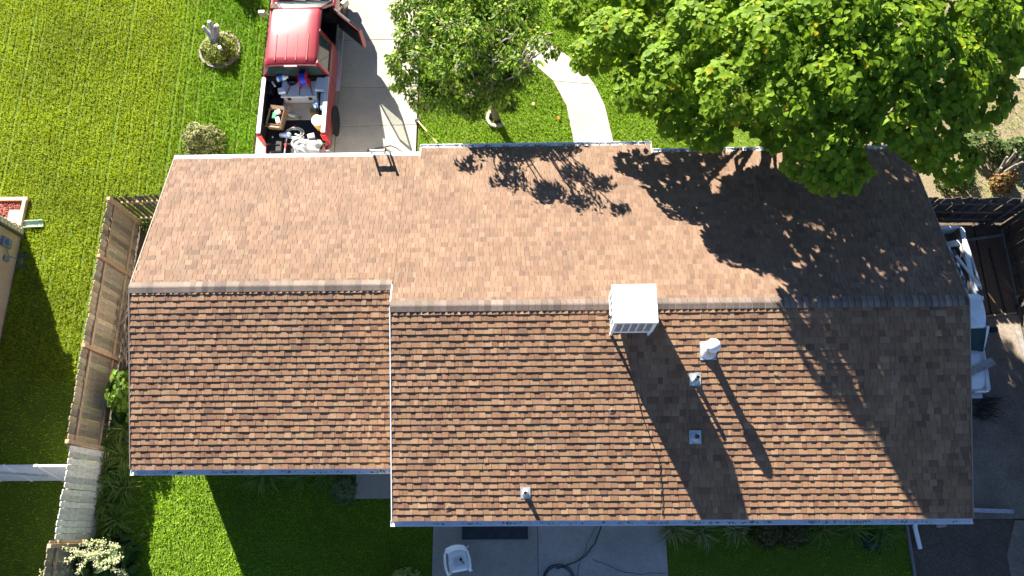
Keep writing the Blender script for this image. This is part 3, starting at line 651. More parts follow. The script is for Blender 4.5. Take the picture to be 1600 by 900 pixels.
odd('drill_case', 441, 143, BZ + .42, (.2, .16, .09), (.62, .64, .66), 'pale square case at the left end of the tool chest', 'case', .2)
odd('orange_box', 447, 178, BZ + .03, (.12, .09, .07), (.62, .27, .05), 'small orange box at the left edge of the plywood', 'box', .4)
odd('foam_block', 456, 181, BZ + .03, (.2, .07, .05), (.78, .75, .66), 'pale foam block on the front of the plywood', 'foam block', -.3)
odd('oil_can', 470, 186, BZ + .03, (.09, .09, .1), (.14, .11, .06), 'small brown can in the middle of the plywood', 'can', .4, 0, .03)
odd('blue_jug', 505, 172, BZ + .3, (.1, .14, .16), (.32, .46, .72), 'pale blue jug above the yellow rope', 'jug', .3, .3, .03)
odd('red_pliers', 446, 226, BZ + .07, (.04, .26, .03), (.55, .03, .03), 'red handled pliers beside the black tool case', 'pliers', .12)
odd('red_driver', 458, 199, BZ, (.2, .03, .03), (.5, .04, .04), 'red handled screwdriver in the rear of the bed', 'screwdriver', .5)
odd('metal_square', 468, 212, BZ + .01, (.3, .04, .01), (.5, .5, .5), 'steel carpenter square among the grey cords', 'square', -.4)
odd('nail_box', 487, 214, BZ, (.2, .14, .09), (.45, .44, .42), 'grey nail box behind the drop cloth', 'box', .25)
c = spot(482, 208, .9); b = MB(); coil(b, (c.x, c.y, BZ), .1, 4, .010, .05, 1.3, seed=9); thing(b, 'black_cord', black, 'small loop of black cord beside the grey nail box', 'cord')
c = spot(466, 224, .95); b = MB(); coil(b, (c.x, c.y, BZ + .12), .14, 3, .009, .03, 1.2, seed=12); thing(b, 'extension_lead', mat('white_cord', (.6, .6, .58), .6), 'white cord loop on top of the drop cloth', 'cord')
for i in range(3): odd('chest_strap', 452 + i * 17, 138, BZ + .392, (.02, .46, .012), (.05, .05, .05), ('left', 'middle', 'right')[i] + ' black strap over the lid of the tool chest', 'strap', .25 * (i - 1), 0, .002)
# ------------------------------------------------------------------ load of the white pickup
pipe = mat('pale_pipe', (.5, .55, .6), .4, .1, 5)
WZ = .72
for i, (a, b_, r, lb) in enumerate((((1508, 372), (1533, 452), .03, 'long pale pipe along the right rail of the white pickup'), ((1500, 385), (1527, 455), .035, 'grey pipe second from the right rail of the white pickup'),
        ((1494, 400), (1531, 448), .04, 'bright pipe lying diagonally over the white pickup bed'), ((1490, 390), (1512, 458), .03, 'dark blue pipe nearest the house in the white pickup bed'))):
    p, q = spot(*a, 1.1 - .06 * (i % 2)), spot(*b_, 1.2); m_ = MB(); m_.tube([p, (p + q) / 2 + Vector((0, 0, .01)), q], r, 10); thing(m_, 'pipe', (pipe, galv, white, mat('blue_pipe', (.06, .12, .2), .4))[i], lb, 'pipe', 'pipes in the white pickup bed', smooth=40)
c = spot(1500, 385, 1.0); b = MB()
rows = [[(.30 * math.cos(a) * k, y, .34 * math.sin(a) * k) for k in (1.0, .93) ] for a in np.linspace(.1, math.pi - .1, 13) for y in (0,)]
b.loft([[(.32 * math.cos(a), 0, .36 * math.sin(a)), (.32 * math.cos(a), .16, .36 * math.sin(a)), (.27 * math.cos(a), .16, .30 * math.sin(a)), (.27 * math.cos(a), 0, .30 * math.sin(a))] for a in np.linspace(.05, math.pi - .05, 15)], close=True)
o = thing(b, 'fender_arch', whitep, 'curved white fender piece propped in the white pickup bed', 'fender', smooth=40); o.location = (c.x, c.y, WZ)
c = spot(1492, 398, 1.1); t = ground_thing('shovel', (c.x, c.y, WZ + .3), 'pink bladed shovel lying in the white pickup bed', 'shovel', rz=R(200))
b = MB(); b.loft([[(-.10, 0, .02), (-.05, 0, 0), (.05, 0, 0), (.10, 0, .02)], [(-.12, .14, .03), (-.05, .14, .005), (.05, .14, .005), (.12, .14, .03)], [(-.03, .28, .02), (-.01, .28, .01), (.01, .28, .01), (.03, .28, .02)]]); o = b.build('blade', mat('pink_plastic', (.42, .22, .28), .5), t); s_ = o.modifiers.new('s', 'SOLIDIFY'); s_.thickness = .012
b = MB(); b.tube([(0, .02, .02), (0, -.75, .05)], .016, 8); b.build('handle', pipe, t)
c = spot(1506, 440, 1.0); b = MB()
for _ in range(10): b.box((random.uniform(-.25, .25), random.uniform(-.3, .3), random.uniform(.05, .2)), (random.uniform(.06, .3), random.uniform(.05, .2), random.uniform(.05, .15)), Matrix.Rotation(random.uniform(0, 3), 3, 'Z'), random.choice(((.03, .03, .035), (.1, .09, .08), (.25, .2, .15), (.02, .02, .02))))
o = thing(b, 'scrap_pile', plain, 'dark pile of scrap behind the cab of the white pickup', 'scrap', bevel=.01); o.location = (c.x - .1, c.y, WZ)
p, q = spot(1512, 583, 1.12), spot(1552, 564, 1.16); b = MB(); b.bar(p + Vector((-.25, -.12, 0)), q, .2, .03); thing(b, 'plank', wood_old, 'grey weathered plank lying across the hood of the white pickup', 'plank'); bpy.data.objects['plank'].color = (.33, .31, .29, 1)

# ------------------------------------------------------------------ fences
board_c = [(.34, .27, .18), (.29, .23, .165), (.40, .315, .21), (.22, .18, .135), (.32, .27, .2)]
pale_c = [(.68, .65, .58), (.60, .57, .50), (.74, .71, .63), (.48, .46, .42), (.66, .62, .55)]
tan_c = [(0.430, 0.294, 0.189), (0.396, 0.262, 0.163), (0.464, 0.331, 0.210)]
dark_c = [(.075, .062, .052), (.06, .05, .043), (.09, .075, .06)]
bmesh_cache = {}
def board_mesh(wd, h, th):
    k = (wd, h, th)
    if k not in bmesh_cache:
        c = .028; poly = [(-wd / 2, 0), (wd / 2, 0), (wd / 2, h - c), (wd / 2 - c, h), (-wd / 2 + c, h), (-wd / 2, h - c)]
        b = MB(); n = 6; b.add([(x, -th / 2, z) for x, z in poly] + [(x, th / 2, z) for x, z in poly], [tuple(range(n)), tuple(range(n, 2 * n))[::-1]] + [(i, n + i, n + (i + 1) % n, (i + 1) % n) for i in range(n)])
        bmesh_cache[k] = b.mesh('board'); bmesh_cache[k].materials.append(wood_old)
    return bmesh_cache[k]
def fence(name, a, b, h, label, posts, side, palette, pc, gap=.006, wd=.138, pale_range=None, lean=0, rails=(.35, 1.42), skip=0, flip=None):
    """boards from a to b; rails and posts on `side` (+1: left of a->b); pale_range: stretch whose boards face that side instead"""
    a, b = Vector((*a, 0)), Vector((*b, 0)); u = (b - a).normalized(); L = (b - a).length; n = Vector((-u.y, u.x, 0)) * side
    t = empty(name, a, math.atan2(u.y, u.x), label, 'fence')
    x = wd / 2; i = 0
    while x < L:
        pal, off = palette, 0
        if pale_range and pale_range[0] < x < pale_range[1]: pal, off = pale_c, side * .12
        if random.random() >= skip:
            M4 = Matrix.Translation((x, off + random.uniform(-.004, .004), random.uniform(.02, .045))) @ Matrix.Rotation(random.uniform(-.008, .008), 4, 'Y') @ Matrix.Rotation(random.uniform(-.012, .012) + lean, 4, 'X')
            instance('board', board_mesh(wd, h, .018), M4, t, jit(random.choice(pal), .14))
        x += wd + gap; i += 1
    for x in posts:
        q = MB(); q.box((x, side * .065, h / 2 + .05), (.095, .095, h + .12), None, random.choice(pc)); q.build('post', wood_old, t, bevel=.006)
    ps = list(posts) if posts[0] <= .1 else [0] + list(posts)
    for x0_, x1_ in zip(ps, ps[1:] + ([L] if ps[-1] < L - .3 else [])):
        for z in rails:
            q = MB(); q.box(((x0_ + x1_) / 2, side * .032, z), (x1_ - x0_ - .1, .04, .088), None, random.choice(pc)); q.build('rail', wood_old, t)
    return t
FX = -1.97
fence('wooden_fence', (FX, 3.69), (FX, -8.2), 1.72, 'long weathered board fence along the lawn left of the house', [.05, 1.66, 4.03, 6.39, 8.77, 11.1], 1, board_c, tan_c, pale_range=(6.46, 8.70))
fence('return_fence', (FX + .12, 3.72), (.34, 3.80), 1.72, 'short dark slatted fence between the long fence and the garage corner', [2.1], -1, [(.10, .085, .07), (.13, .11, .085)], tan_c, gap=.05, wd=.085)
fence('rear_side_fence', (18.6, 3.42), (22.4, 3.36), 1.66, 'old dark board fence across the side driveway behind the white pickup', [1.0, 3.4], -1, dark_c, [(.13, .12, .11), (.16, .15, .14)], gap=.004, rails=(.35, .85, 1.4))
fence('boundary_fence', (22.42, 3.3), (22.42, -8.5), 1.75, 'tall brown board fence along the right side driveway', [.1, 2.4, 4.8, 7.2, 9.6, 11.6], -1, [(.17, .125, .085), (.14, .105, .075), (.2, .15, .1)], [(.12, .1, .08)], gap=.010)
# white panel fence of the left neighbour
t = empty('white_fence', (-2.1, -3.5, 0), 0, 'low white panel fence meeting the long board fence at lower left', 'fence')
for k in range(5):
    b = MB(); b.box((-.42 - k * .82, 0, .62), (.80, .03, 1.16)); o = b.build('panel', gut, t, bevel=.006)
    b = MB(); b.box((-.0 - k * .82, .0, .64), (.06, .06, 1.28)); b.build('post', gut, t, bevel=.01)
b = MB(); b.box((-2.05, 0, 1.225), (4.1, .055, .05)); b.build('top_rail', gut, t)
b = MB(); b.bar((-2.2, -.04, .95), (-.9, -.04, .55), .05, .03); b.build('brace', galv, t); t.rotation_euler.x = R(-13)

# ------------------------------------------------------------------ left neighbour's house
NX, NY = -5.33, 3.5
nh = empty('neighbour_house', (NX - 4, -1.5, 0), 0, 'stained beige house wall at the left edge of the picture', 'house')
ni = Matrix.Translation((-(NX - 4), 1.5, 0))
def npart(b, name, m, parent=None, **k): o = b.build(name, m, parent or nh, **k); o.data.transform(ni); return o
b = MB(); yb_ = -6.5; zt = 2.42; zp = 5.3; poly = [(yb_, 0), (NY, 0), (NY, zt), ((yb_ + NY) / 2, zp), (yb_, zt)]
v = [(NX, *p) for p in poly] + [(NX - 9, *p) for p in poly]; n = 5
b.add(v, [tuple(range(n)), tuple(range(n, 2 * n))[::-1]] + [(i, n + i, n + (i + 1) % n, (i + 1) % n) for i in range(n)])
npart(b, 'wall', mat('stained_stucco', (.46, .38, .31), .9, .55, 1.8, 8, .5, 40, col2=(.38, .23, .15)))
b = MB()
for s in (-1, 1):
    ym = (yb_ + NY) / 2; ye = NY + .35 if s > 0 else yb_ - .35; sl_ = (zp - zt) / ((NY - yb_) / 2)
    b.add([(NX + .02, ym, zp + .03), (NX - 9.3, ym, zp + .03), (NX - 9.3, ye, zp + .03 - sl_ * abs(ye - ym)), (NX + .02, ye, zp + .03 - sl_ * abs(ye - ym)),
           (NX + .02, ym, zp + .13), (NX - 9.3, ym, zp + .13), (NX - 9.3, ye, zp + .13 - sl_ * abs(ye - ym)), (NX + .02, ye, zp + .13 - sl_ * abs(ye - ym))], [(0, 1, 2, 3), (4, 7, 6, 5), (0, 4, 5, 1), (2, 6, 7, 3), (0, 3, 7, 4), (1, 5, 6, 2)])
npart(b, 'roof', mat('grey_roof', (.2, .18, .17), .9, .2, 6))
brick_me = MB().box((0, 0, 0), (.10, .16, .062)).mesh('quoin_brick'); brick_me.materials.append(plain)
for k in range(22):
    instance('corner_brick', brick_me, ni @ Matrix.Translation((NX + .005 + (.012 if k % 2 else 0), NY - .06, .06 + k * .072)), nh, jit((.62, .55, .45), .08))
b = MB(); b.box((NX + .06, NY - .2, 1.2), (.07, .06, 2.3)); npart(b, 'downspout', mat('brown_metal', (.08, .07, .065), .5))
c = spot(12, 379, .62)
mt = MB(); mt.box((NX + .04, c.y, .62), (.10, .26, .36)); mt = npart(mt, 'meter_box', mat('meter_grey', (.16, .19, .24), .5, .1, 9), bevel=.01)
b = MB(); b.lathe([(.085, 0), (.085, .08), (.06, .11), (0, .115)], (NX + .09, c.y, .66), 20, ry); npart(b, 'meter_dial', mat('meter_glass', (.12, .18, .27), .15), mt, smooth=40)
b = MB(); b.box((NX + .03, c.y - .42, .48), (.08, .14, .2)); npart(b, 'valve_box', mat('meter_grey', (.16, .19, .24)), bevel=.01)
b = MB(); b.tube([(NX + .05, c.y + .05, 2.4), (NX + .05, c.y + .05, .8)], .02, 8); b.tube([(NX + .06, c.y - .2, .55), (NX + .10, c.y - .35, .5), (NX + .32, c.y - .42, .42)], .016, 8); npart(b, 'conduit', mat('meter_grey', (.16, .19, .24)))
# downspout extension tray, planter, utility cover
t = empty('splash_tray', spot(52, 351, .0), R(2), 'pale green splash tray lying on grass at the neighbour house corner', 'tray')
pg = mat('pale_green_metal', (.42, .55, .50), .5, .1, 7)
b = MB(); b.box((0, 0, .02), (.62, .19, .012)); b.build('tray_floor', pg, t)
for s in (-1, 1):
    b = MB(); b.box((0, s * .10, .05), (.62, .014, .08)); b.build('tray_side', pg, t)
b = MB(); b.box((-.36, .05, .06), (.14, .1, .1)); b.build('spout', white, t)
t = empty('planter_bed', (-6.0, 4.15, 0), 0, 'raised brick edged bed of red mulch by the neighbour house', 'planter')
brick_m = mat('edging_brick', (.60, .40, .27), .85, .15, 12)
bm_ = MB().box((0, 0, 0), (.2, .1, .14)).mesh('brick'); bm_.materials.append(brick_m)
for k in range(8): instance('brick', bm_, Matrix.Translation((.6 - k * .205, .30, .07)), t)
for k in range(4): instance('brick', bm_, Matrix.Translation((.62, .19 - k * .205, .072)) @ Matrix.Rotation(math.pi / 2, 4, 'Z'), t)
b = MB()
for _ in range(900):
    s = random.uniform(.015, .04); b.box((random.uniform(-1.1, .56), random.uniform(-.62, .24), .06 + random.uniform(0, .03)), (s * 2, s, s * .5), Matrix.Rotation(random.uniform(0, 3), 3, 'Z') @ Matrix.Rotation(random.uniform(-.5, .5), 3, 'X'), jit((.22, .045, .025), .3))
tag(b.build('mulch', plain, t), kind='stuff'); b = MB(); b.box((-.28, -.19, .03), (1.68, .86, .06)); b.build('soil', dirt, t)
b = MB(); b.box((.40, -.25, .10), (.34, .4, .06)); b.build('stepping_block', brick_m, t, bevel=.01)
b = MB(); c = spot(24, 408); b.box((c.x + .12, c.y, .012), (.38, .5, .03)); thing(b, 'utility_cover', mat('cover_plastic', (.07, .10, .085), .7, .1, 8), 'dark green utility cover set in the shaded lawn by the neighbour wall', 'cover', bevel=.008)

# ------------------------------------------------------------------ leaves and trees
LEAF_V = np.array([(0, 0, 0), (-.36, .02, .05), (-.5, .32, .10), (-.30, .70, .05), (0, 1, -.12), (.30, .70, .05), (.5, .32, .10), (.36, .02, .05), (0, .42, 0)])
LEAF_F = np.array([(8, i, (i + 1) % 8) for i in range(8)])
NAR_V = np.array([(0, 0, 0), (-.2, .42, .06), (0, 1, -.16), (.2, .42, .06)]); NAR_F = np.array([(0, 2, 1), (0, 3, 2)])
OVAL_V = np.array([(0, 0, 0), (-.3, .35, .06), (-.2, .8, .02), (0, 1, -.06), (.2, .8, .02), (.3, .35, .06)]); OVAL_F = np.array([(0, 2, 1), (0, 3, 2), (0, 4, 3), (0, 5, 4)])
def frames(N, D):
    """rotation matrices with z = N (leaf face), y along D projected"""
    N = N / np.linalg.norm(N, axis=1, keepdims=True); D = D - N * (N * D).sum(1, keepdims=True)
    D = D / np.maximum(np.linalg.norm(D, axis=1, keepdims=True), 1e-6); X = np.cross(D, N)
    return np.stack([X, D, N], axis=2)
def foliage(P, Rm, S, C, V0, F0):
    n, k = len(P), len(V0)
    V = np.einsum('nij,kj->nki', Rm, V0) * S[:, None, None] + P[:, None, :]
    F = (F0[None] + (np.arange(n) * k)[:, None, None]).reshape(-1, 3)
    return V.reshape(-1, 3), F, np.repeat(C, len(F0), axis=0)
def lobes_points(lobes, dens, shell=.55, zflat=.8, low=-.5):
    P, O = [], []
    for (c, r, *rest) in lobes:
        n = int(dens * 4 * math.pi * r * r); dirs = rng.normal(size=(n, 3)); dirs /= np.linalg.norm(dirs, axis=1, keepdims=True)
        dirs = dirs[dirs[:, 2] > low]; rad = r * (shell + (1 - shell) * rng.random(len(dirs)) ** .6) * (1 + .16 * np.sin(dirs[:, 0] * 7 + c[0]) * np.cos(dirs[:, 1] * 6 + c[1]))
        P.append(np.array(c) + dirs * rad[:, None] * np.array((1, 1, zflat))); O.append(dirs)
    return np.concatenate(P), np.concatenate(O)
def palette_cols(n, pal, wts, a=.18):
    pal = np.array(pal); i = rng.choice(len(pal), n, p=np.array(wts) / sum(wts)); return pal[i] * (1 + rng.uniform(-a, a, (n, 1)))
def trunk(b, base, top, r0, r1, bend=.15):
    base, top = Vector(base), Vector(top); pts = []; n = 7
    for i in range(n):
        t = i / (n - 1); p = base.lerp(top, t) + Vector((random.uniform(-1, 1), random.uniform(-1, 1), 0)) * bend * math.sin(math.pi * t); pts.append(p)
    b.tube(pts, [r0 + (r1 - r0) * i / (n - 1) for i in range(n)], 9); return pts
# big broad-leaved tree, front right
LB = [((925, 85), 3.9, .5), ((960, 55), 4.5, .7), ((1000, 138), 4.3, .6), ((1060, 110), 5.2, .85), ((1062, 182), 4.6, .5), ((1110, 200), 4.8, .5), ((1120, 40), 6.0, 1.0), ((1150, 140), 6.1, .75),
      ((1220, 60), 6.9, 1.0), ((1240, 140), 6.6, .85), ((1310, 110), 6.9, .95), ((1290, 215), 6.3, .68), ((1260, 250), 6.0, .45), ((1320, 262), 6.0, .46), ((1285, 280), 5.9, .30), ((1390, 60), 7.0, 1.1), ((1395, 165), 6.5, .9),
      ((1470, 110), 6.5, .95), ((1450, 195), 6.0, .75), ((1490, 250), 4.9, .5), ((1445, 242), 5.2, .38), ((1540, 60), 6.0, .95), ((1530, 150), 5.6, .7), ((1590, 40), 5.4, .8), ((1495, 20), 6.6, 1.0), ((1310, 10), 7.2, 1.1), ((985, 45), 5.0, .45), ((1035, 65), 5.0, .55),
      ((1200, -60), 6.8, 1.1), ((1350, -90), 7.2, 1.2), ((1060, -30), 5.4, .95), ((980, -10), 4.4, .7), ((900, 15), 3.6, .6), ((1500, -90), 6.3, 1.1), ((1130, -130), 6.0, 1.1), ((1400, -190), 6.5, 1.2), ((1600, -40), 5.0, .9), ((1250, -210), 6.2, 1.2), ((1290, 90), 5.0, .8), ((1340, 60), 5.1, .8), ((1240, 40), 5.2, .9), ((1110, 110), 4.2, .7), ((1150, 60), 4.6, .8), ((1390, 110), 5.0, .8), ((1180, 185), 3.6, .38), ((1210, 215), 3.4, .3)]
TB = Vector((15.9, 6.9, 0))
cat = empty('broadleaf_tree', TB, 0, 'large leafy tree with big heart shaped leaves overhanging the roof', 'tree')
lobes = [(tuple(spot(*p, z)), r) for p, z, r in LB]
P, O = lobes_points(lobes, 185, .66, .72, -.35)
# keep the crown clear of the roof below it
zroof = np.where((P[:, 1] < F2 + .1) & (P[:, 0] < XR + .1), ZR - TP * np.abs(P[:, 1]), 0.6)
keep = P[:, 2] > zroof + .35; P, O = P[keep], O[keep]
n = len(P)
Nn = O * np.array((.75, .75, .35)) + np.array((0, 0, .95)) + rng.normal(size=(n, 3)) * .30
Dd = O * np.array((1, 1, .0)) + np.array((0, 0, -.55)) + rng.normal(size=(n, 3)) * .55
Rm = frames(Nn, Dd); S = rng.uniform(.09, .18, n) * (1 - .25 * (rng.random(n) < .2))
C = palette_cols(n, [(0.194, 0.312, 0.017), (0.159, 0.270, 0.017), (0.236, 0.360, 0.018), (0.118, 0.208, 0.014), (0.307, 0.389, 0.022), (0.492, 0.426, 0.025)], [5, 5, 4, 3, 1.2, .25], .15)
depth = (P - np.array(CAM)) @ -np.array(AX[2]); pxy = np.stack([800 + 1196.52 * ((P - np.array(CAM)) @ np.array(AX[0])) / depth, 450 - 1196.52 * ((P - np.array(CAM)) @ np.array(AX[1])) / depth], 1)
vis = (pxy[:, 0] > 20) & (pxy[:, 0] < 1580) & (pxy[:, 1] > 10) & (O[:, 2] > .45)
score = np.where(vis, S / depth, 0); order = np.argsort(-score); one = order[:300]; rest = order[300:]
lm = MB(); lm.add(LEAF_V.tolist(), LEAF_F.tolist()); lme = lm.mesh('leaf'); lme.materials.append(leafm)
tinv = Matrix.Translation(-TB)
for i in one:
    M4 = Matrix([[*(Rm[i][r] * S[i]), P[i][r]] for r in range(3)] + [[0, 0, 0, 1]])
    instance('leaf', lme, tinv @ M4, cat, tuple(C[i]))
V, F, CC = foliage(P[rest], Rm[rest], S[rest], C[rest], LEAF_V, LEAF_F)
o = npmesh('crown', V - np.array(TB), F, CC, leafm, cat); o['kind'] = 'stuff'
b = MB(); fork = TB + Vector((0, -.1, 2.2)); trunk(b, TB + Vector((0, 0, -.1)), fork, .28, .2, .05); o = b.build('trunk', bark, cat, 60); o.data.transform(tinv)
for (c, r) in lobes:
    b = MB(); trunk(b, fork - Vector((0, 0, random.uniform(0, .6))), Vector(c) - Vector((0, 0, r * .2)), .09, .025, .25); o = b.build('branch', bark, cat, 60); o.data.transform(tinv)
# small droopy tree by the walk
SB = Vector((8.3, 6.9, 0))
st = empty('ornamental_tree', SB, 0, 'small droopy narrow leaved tree between driveway and curved walk', 'tree')
LS = [((650, 60), 3.0, .62), ((632, 98), 2.7, .5), ((690, 40), 3.3, .65), ((755, 45), 3.6, .7), ((800, 80), 3.5, .55), ((815, 40), 3.6, .5), ((715, 105), 3.2, .65), ((770, 125), 2.9, .58), ((690, 150), 2.3, .52), ((735, 75), 3.6, .6),
      ((660, 148), 2.0, .46), ((735, 160), 2.1, .46), ((790, 155), 2.0, .36), ((815, 120), 2.8, .4), ((755, 0), 3.7, .68), ((815, 0), 3.6, .5), ((690, -15), 3.3, .6), ((640, 15), 2.9, .5), ((622, 125), 2.2, .3), ((780, -60), 3.6, .7), ((700, -70), 3.2, .6)]
LT = [((700, 45), 4.3, .32), ((740, 60), 4.7, .4), ((772, 98), 4.4, .35), ((800, 60), 4.7, .35), ((835, 88), 4.7, .28), ((845, 60), 4.5, .3), ((720, 100), 4.2, .3), ((655, 90), 3.9, .3), ((790, 20), 4.6, .35), ((685, 75), 4.3, .3), ((815, 100), 4.6, .3), ((860, 75), 4.9, .25)]
lobes = [(tuple(spot(*p, z)), r) for p, z, r in LS]; tops_ = [(tuple(spot(*p, z)), r) for p, z, r in LT]
P, O = lobes_points(lobes, 340, .35, .8, -.75); P1, O1 = lobes_points(tops_, 150, .2, .6, -.75); P, O = np.concatenate([P, P1]), np.concatenate([O, O1]); lobes = lobes + tops_; n = len(P)
keep = (np.sin(P[:, 0] * 5.1 + 1) * np.sin(P[:, 1] * 4.7) * np.sin(P[:, 2] * 5.3 + 2) > -.03) | (rng.random(n) < .17); P, O = P[keep], O[keep]; n = len(P)
Nn = O * np.array((1, 1, .3)) + np.array((0, 0, .75)) + rng.normal(size=(n, 3)) * .45
Dd = O * np.array((.6, .6, 0)) + np.array((0, 0, -1.0)) + rng.normal(size=(n, 3)) * .35
C = palette_cols(n, [(0.167, 0.276, 0.026), (0.119, 0.217, 0.022), (0.228, 0.325, 0.034), (0.316, 0.375, 0.052), (0.079, 0.148, 0.017), (0.331, 0.276, 0.077)], [5, 5, 3, 2, 3, .6], .18)
V, F, CC = foliage(P, frames(Nn, Dd), rng.uniform(.10, .19, n), C, NAR_V * np.array((1.25, 1, 1)), NAR_F)
o = npmesh('crown', V - np.array(SB), F, CC, leafd, st); o['kind'] = 'stuff'
b = MB(); sf = SB + Vector((-.1, .1, 1.1)); trunk(b, SB + Vector((0, 0, -.1)), sf, .11, .085, .04); o = b.build('trunk', bark, st, 60); o.data.transform(Matrix.Translation(-SB))
pale_bark = mat('pale_bark', (.3, .26, .21), .9, .3, 12)
for (c, r) in lobes:
    b = MB(); trunk(b, sf - Vector((0, 0, random.uniform(0, .3))), Vector(c) + Vector((0, 0, r * .3)), .045, .012, .18)
    for _ in range(4):
        e = Vector(c) + Vector((random.uniform(-1, 1), random.uniform(-1, 1), random.uniform(-.3, .6))) * r; b.tube([Vector(c), (Vector(c) + e) / 2 + Vector((0, 0, .06)), e], [.016, .012, .006], 5)
    o = b.build('branch', pale_bark, st, 60); o.data.transform(Matrix.Translation(-SB))
# ring of bricks at the foot of the small tree
for k in range(5):
    a = 2 * math.pi * (k + 1) / 9
    if k == 0: ring = empty('tree_ring', SB, 0, 'ring of pale edging bricks around the small tree trunk', 'edging'); rm_ = MB().box((0, 0, .05), (.2, .09, .1)).mesh('brick'); rm_.materials.append(mat('pale_brick', (.34, .31, .27), .9, .15, 12))
    instance('brick', rm_, Matrix.Rotation(a, 4, 'Z') @ Matrix.Translation((0, .27, 0)), ring)

SHR = .95
def shrub(name, loc, r, h, label, pal, wts, n, leaf=(.05, .08), V0=OVAL_V, F0=OVAL_F, cat='shrub', group=None, lump=.12):
    loc = Vector(loc); t = empty(name, loc, 0, label, cat, group)
    d_ = rng.normal(size=(n, 3)); d_ /= np.linalg.norm(d_, axis=1, keepdims=True); d_[:, 2] = np.abs(d_[:, 2]) * 1.0 - .15
    rad = (.72 + .28 * rng.random(n) ** .5) * (1 + lump * np.sin(d_[:, 0] * 6 + loc.x) * np.sin(d_[:, 1] * 7 + 1) + lump * np.cos(d_[:, 2] * 8))
    P = d_ * rad[:, None] * np.array((r, r, h)); P[:, 2] = np.maximum(P[:, 2] + h * .1, .02)
    Nn = d_ + np.array((0, 0, .35)) + rng.normal(size=(n, 3)) * .5; Dd = d_ * .5 + rng.normal(size=(n, 3)) * .8
    V, F, CC = foliage(P, frames(Nn, Dd), rng.uniform(*leaf, n), palette_cols(n, pal, wts, .2) * SHR, V0, F0)
    o = npmesh('foliage', V, F, CC, leafd, t); o['kind'] = 'stuff'
    b = MB()
    for _ in range(6): e = Vector((random.uniform(-.6, .6) * r, random.uniform(-.6, .6) * r, h * .7)); b.tube([(0, 0, 0), e * .5 + Vector((0, 0, .05)), e], [.02, .014, .008], 5)
    b.build('stem', bark, t); return t
shrub('round_shrub', (-.36, 6.15, 0), .56, .85, 'clipped round variegated shrub next to the garage roof corner', [(.33, .34, .12), (.50, .48, .22), (.15, .17, .05), (.08, .10, .03)], [4, 3, 4, 2], 2600, (.05, .09))
RB = Vector((-.27, 9.42, 0))
shrub('ring_shrub', RB, .60, .42, 'low yellow green shrub inside the stone ring around the white stump', [(.32, .35, .07), (.42, .43, .10), (.17, .21, .04)], [4, 3, 3], 2200, (.04, .08))
rg_ = empty('stone_ring', RB, 0, 'round pale stone edging ring on the front lawn', 'edging')
sm = MB().box((0, 0, .03), (.17, .07, .10)).mesh('stone'); sm.materials.append(mat('edging_stone', (.26, .235, .205), .9, .2, 12))
for k in range(22): instance('stone', sm, Matrix.Rotation(2 * math.pi * k / 22, 4, 'Z') @ Matrix.Translation((0, .60, random.uniform(-.01, .01))), rg_)
# dead white stump with cut limbs
stp = empty('tree_stump', RB, 0, 'whitewashed dead stump with three sawn limbs inside the stone ring', 'stump')
wb_ = mat('dead_wood', (.42, .40, .38), .9, .35, 14, 8, .6, 40); ends = mat('sawn_wood', (.72, .68, .60), .85, .1, 20)
SO = Vector((-.02, .02, 0))
tops = [(spot(327, 34, .78) - RB, .06), (spot(318, 42, .60) - RB, .05), (spot(338, 40, .62) - RB, .07)]
b = MB(); trunk(b, SO + Vector((0, 0, -.05)), SO + Vector((0, .05, .34)), .13, .12, .01); b.build('trunk', wb_, stp, 60)
for e, r in tops:
    p0 = SO + Vector((0, .04, .26)); b = MB(); b.tube([p0, p0.lerp(e, .5) + Vector((0, .02, -.02)), e], [.10, .085, r], 10); lb_ = b.build('limb', wb_, stp, 60)
    b = MB(); b.lathe([(r * .96, 0), (r * .96, .006), (0, .007)], e, 14); b.build('cut_end', ends, lb_)
b = MB(); b.box((RB.x + .18, RB.y - .2, .42), (.1, .12, .12), Matrix.Rotation(.5, 3, 'Z')); thing(b, 'garden_lamp', galv, 'small grey block shaped garden lamp at the foot of the stump', 'garden lamp', bevel=.015)

# strap-leaved clumps
def strap(name, loc, n, L, label, pal, wd=.022, cat='plant', group=None, droop=1.0, up=.75):
    loc = Vector(loc); b = MB()
    for _ in range(n):
        a = random.uniform(0, 2 * math.pi); l = L * random.uniform(.55, 1.1); el = up * random.uniform(.5, 1.25); w0 = wd * random.uniform(.7, 1.2); p = Vector((random.uniform(-.1, .1), random.uniform(-.1, .1), .0)); rows = []; e = el + .6
        sd = Vector((-math.sin(a), math.cos(a), 0)); c = jit(random.choice(pal), .2)
        for k in range(6):
            ww = w0 * (1 - (k / 5) ** 2 * .95) / 1; rows.append([p + sd * ww, p - Vector((0, 0, ww * .3)), p - sd * ww]); p = p + Vector((math.cos(a) * math.cos(e), math.sin(a) * math.cos(e), math.sin(e))) * l / 5; e -= droop * .42
        rows = [[Vector((v.x, v.y, max(v.z, .015))) for v in r_] for r_ in rows]
        b.loft(rows, col=c)
    o = b.build(name, leafd); o.location = loc; return tag(o, label, cat, group)
lil = [(.15, .25, .045), (.11, .20, .035), (.20, .30, .055), (.23, .27, .07)]
for i, (px, py, L) in enumerate(((190, 668, .75), (165, 690, .7), (195, 715, .8), (165, 735, .85), (190, 760, .8), (160, 785, .75), (178, 812, .8))):
    c = spot(px, py, .25); strap('daylily', (c.x, c.y, 0), 75, L, '%s strap leaved daylily clump by the board fence, counting down from the vine' % ('first second third fourth fifth sixth last'.split()[i]), lil, group='daylilies along the board fence')
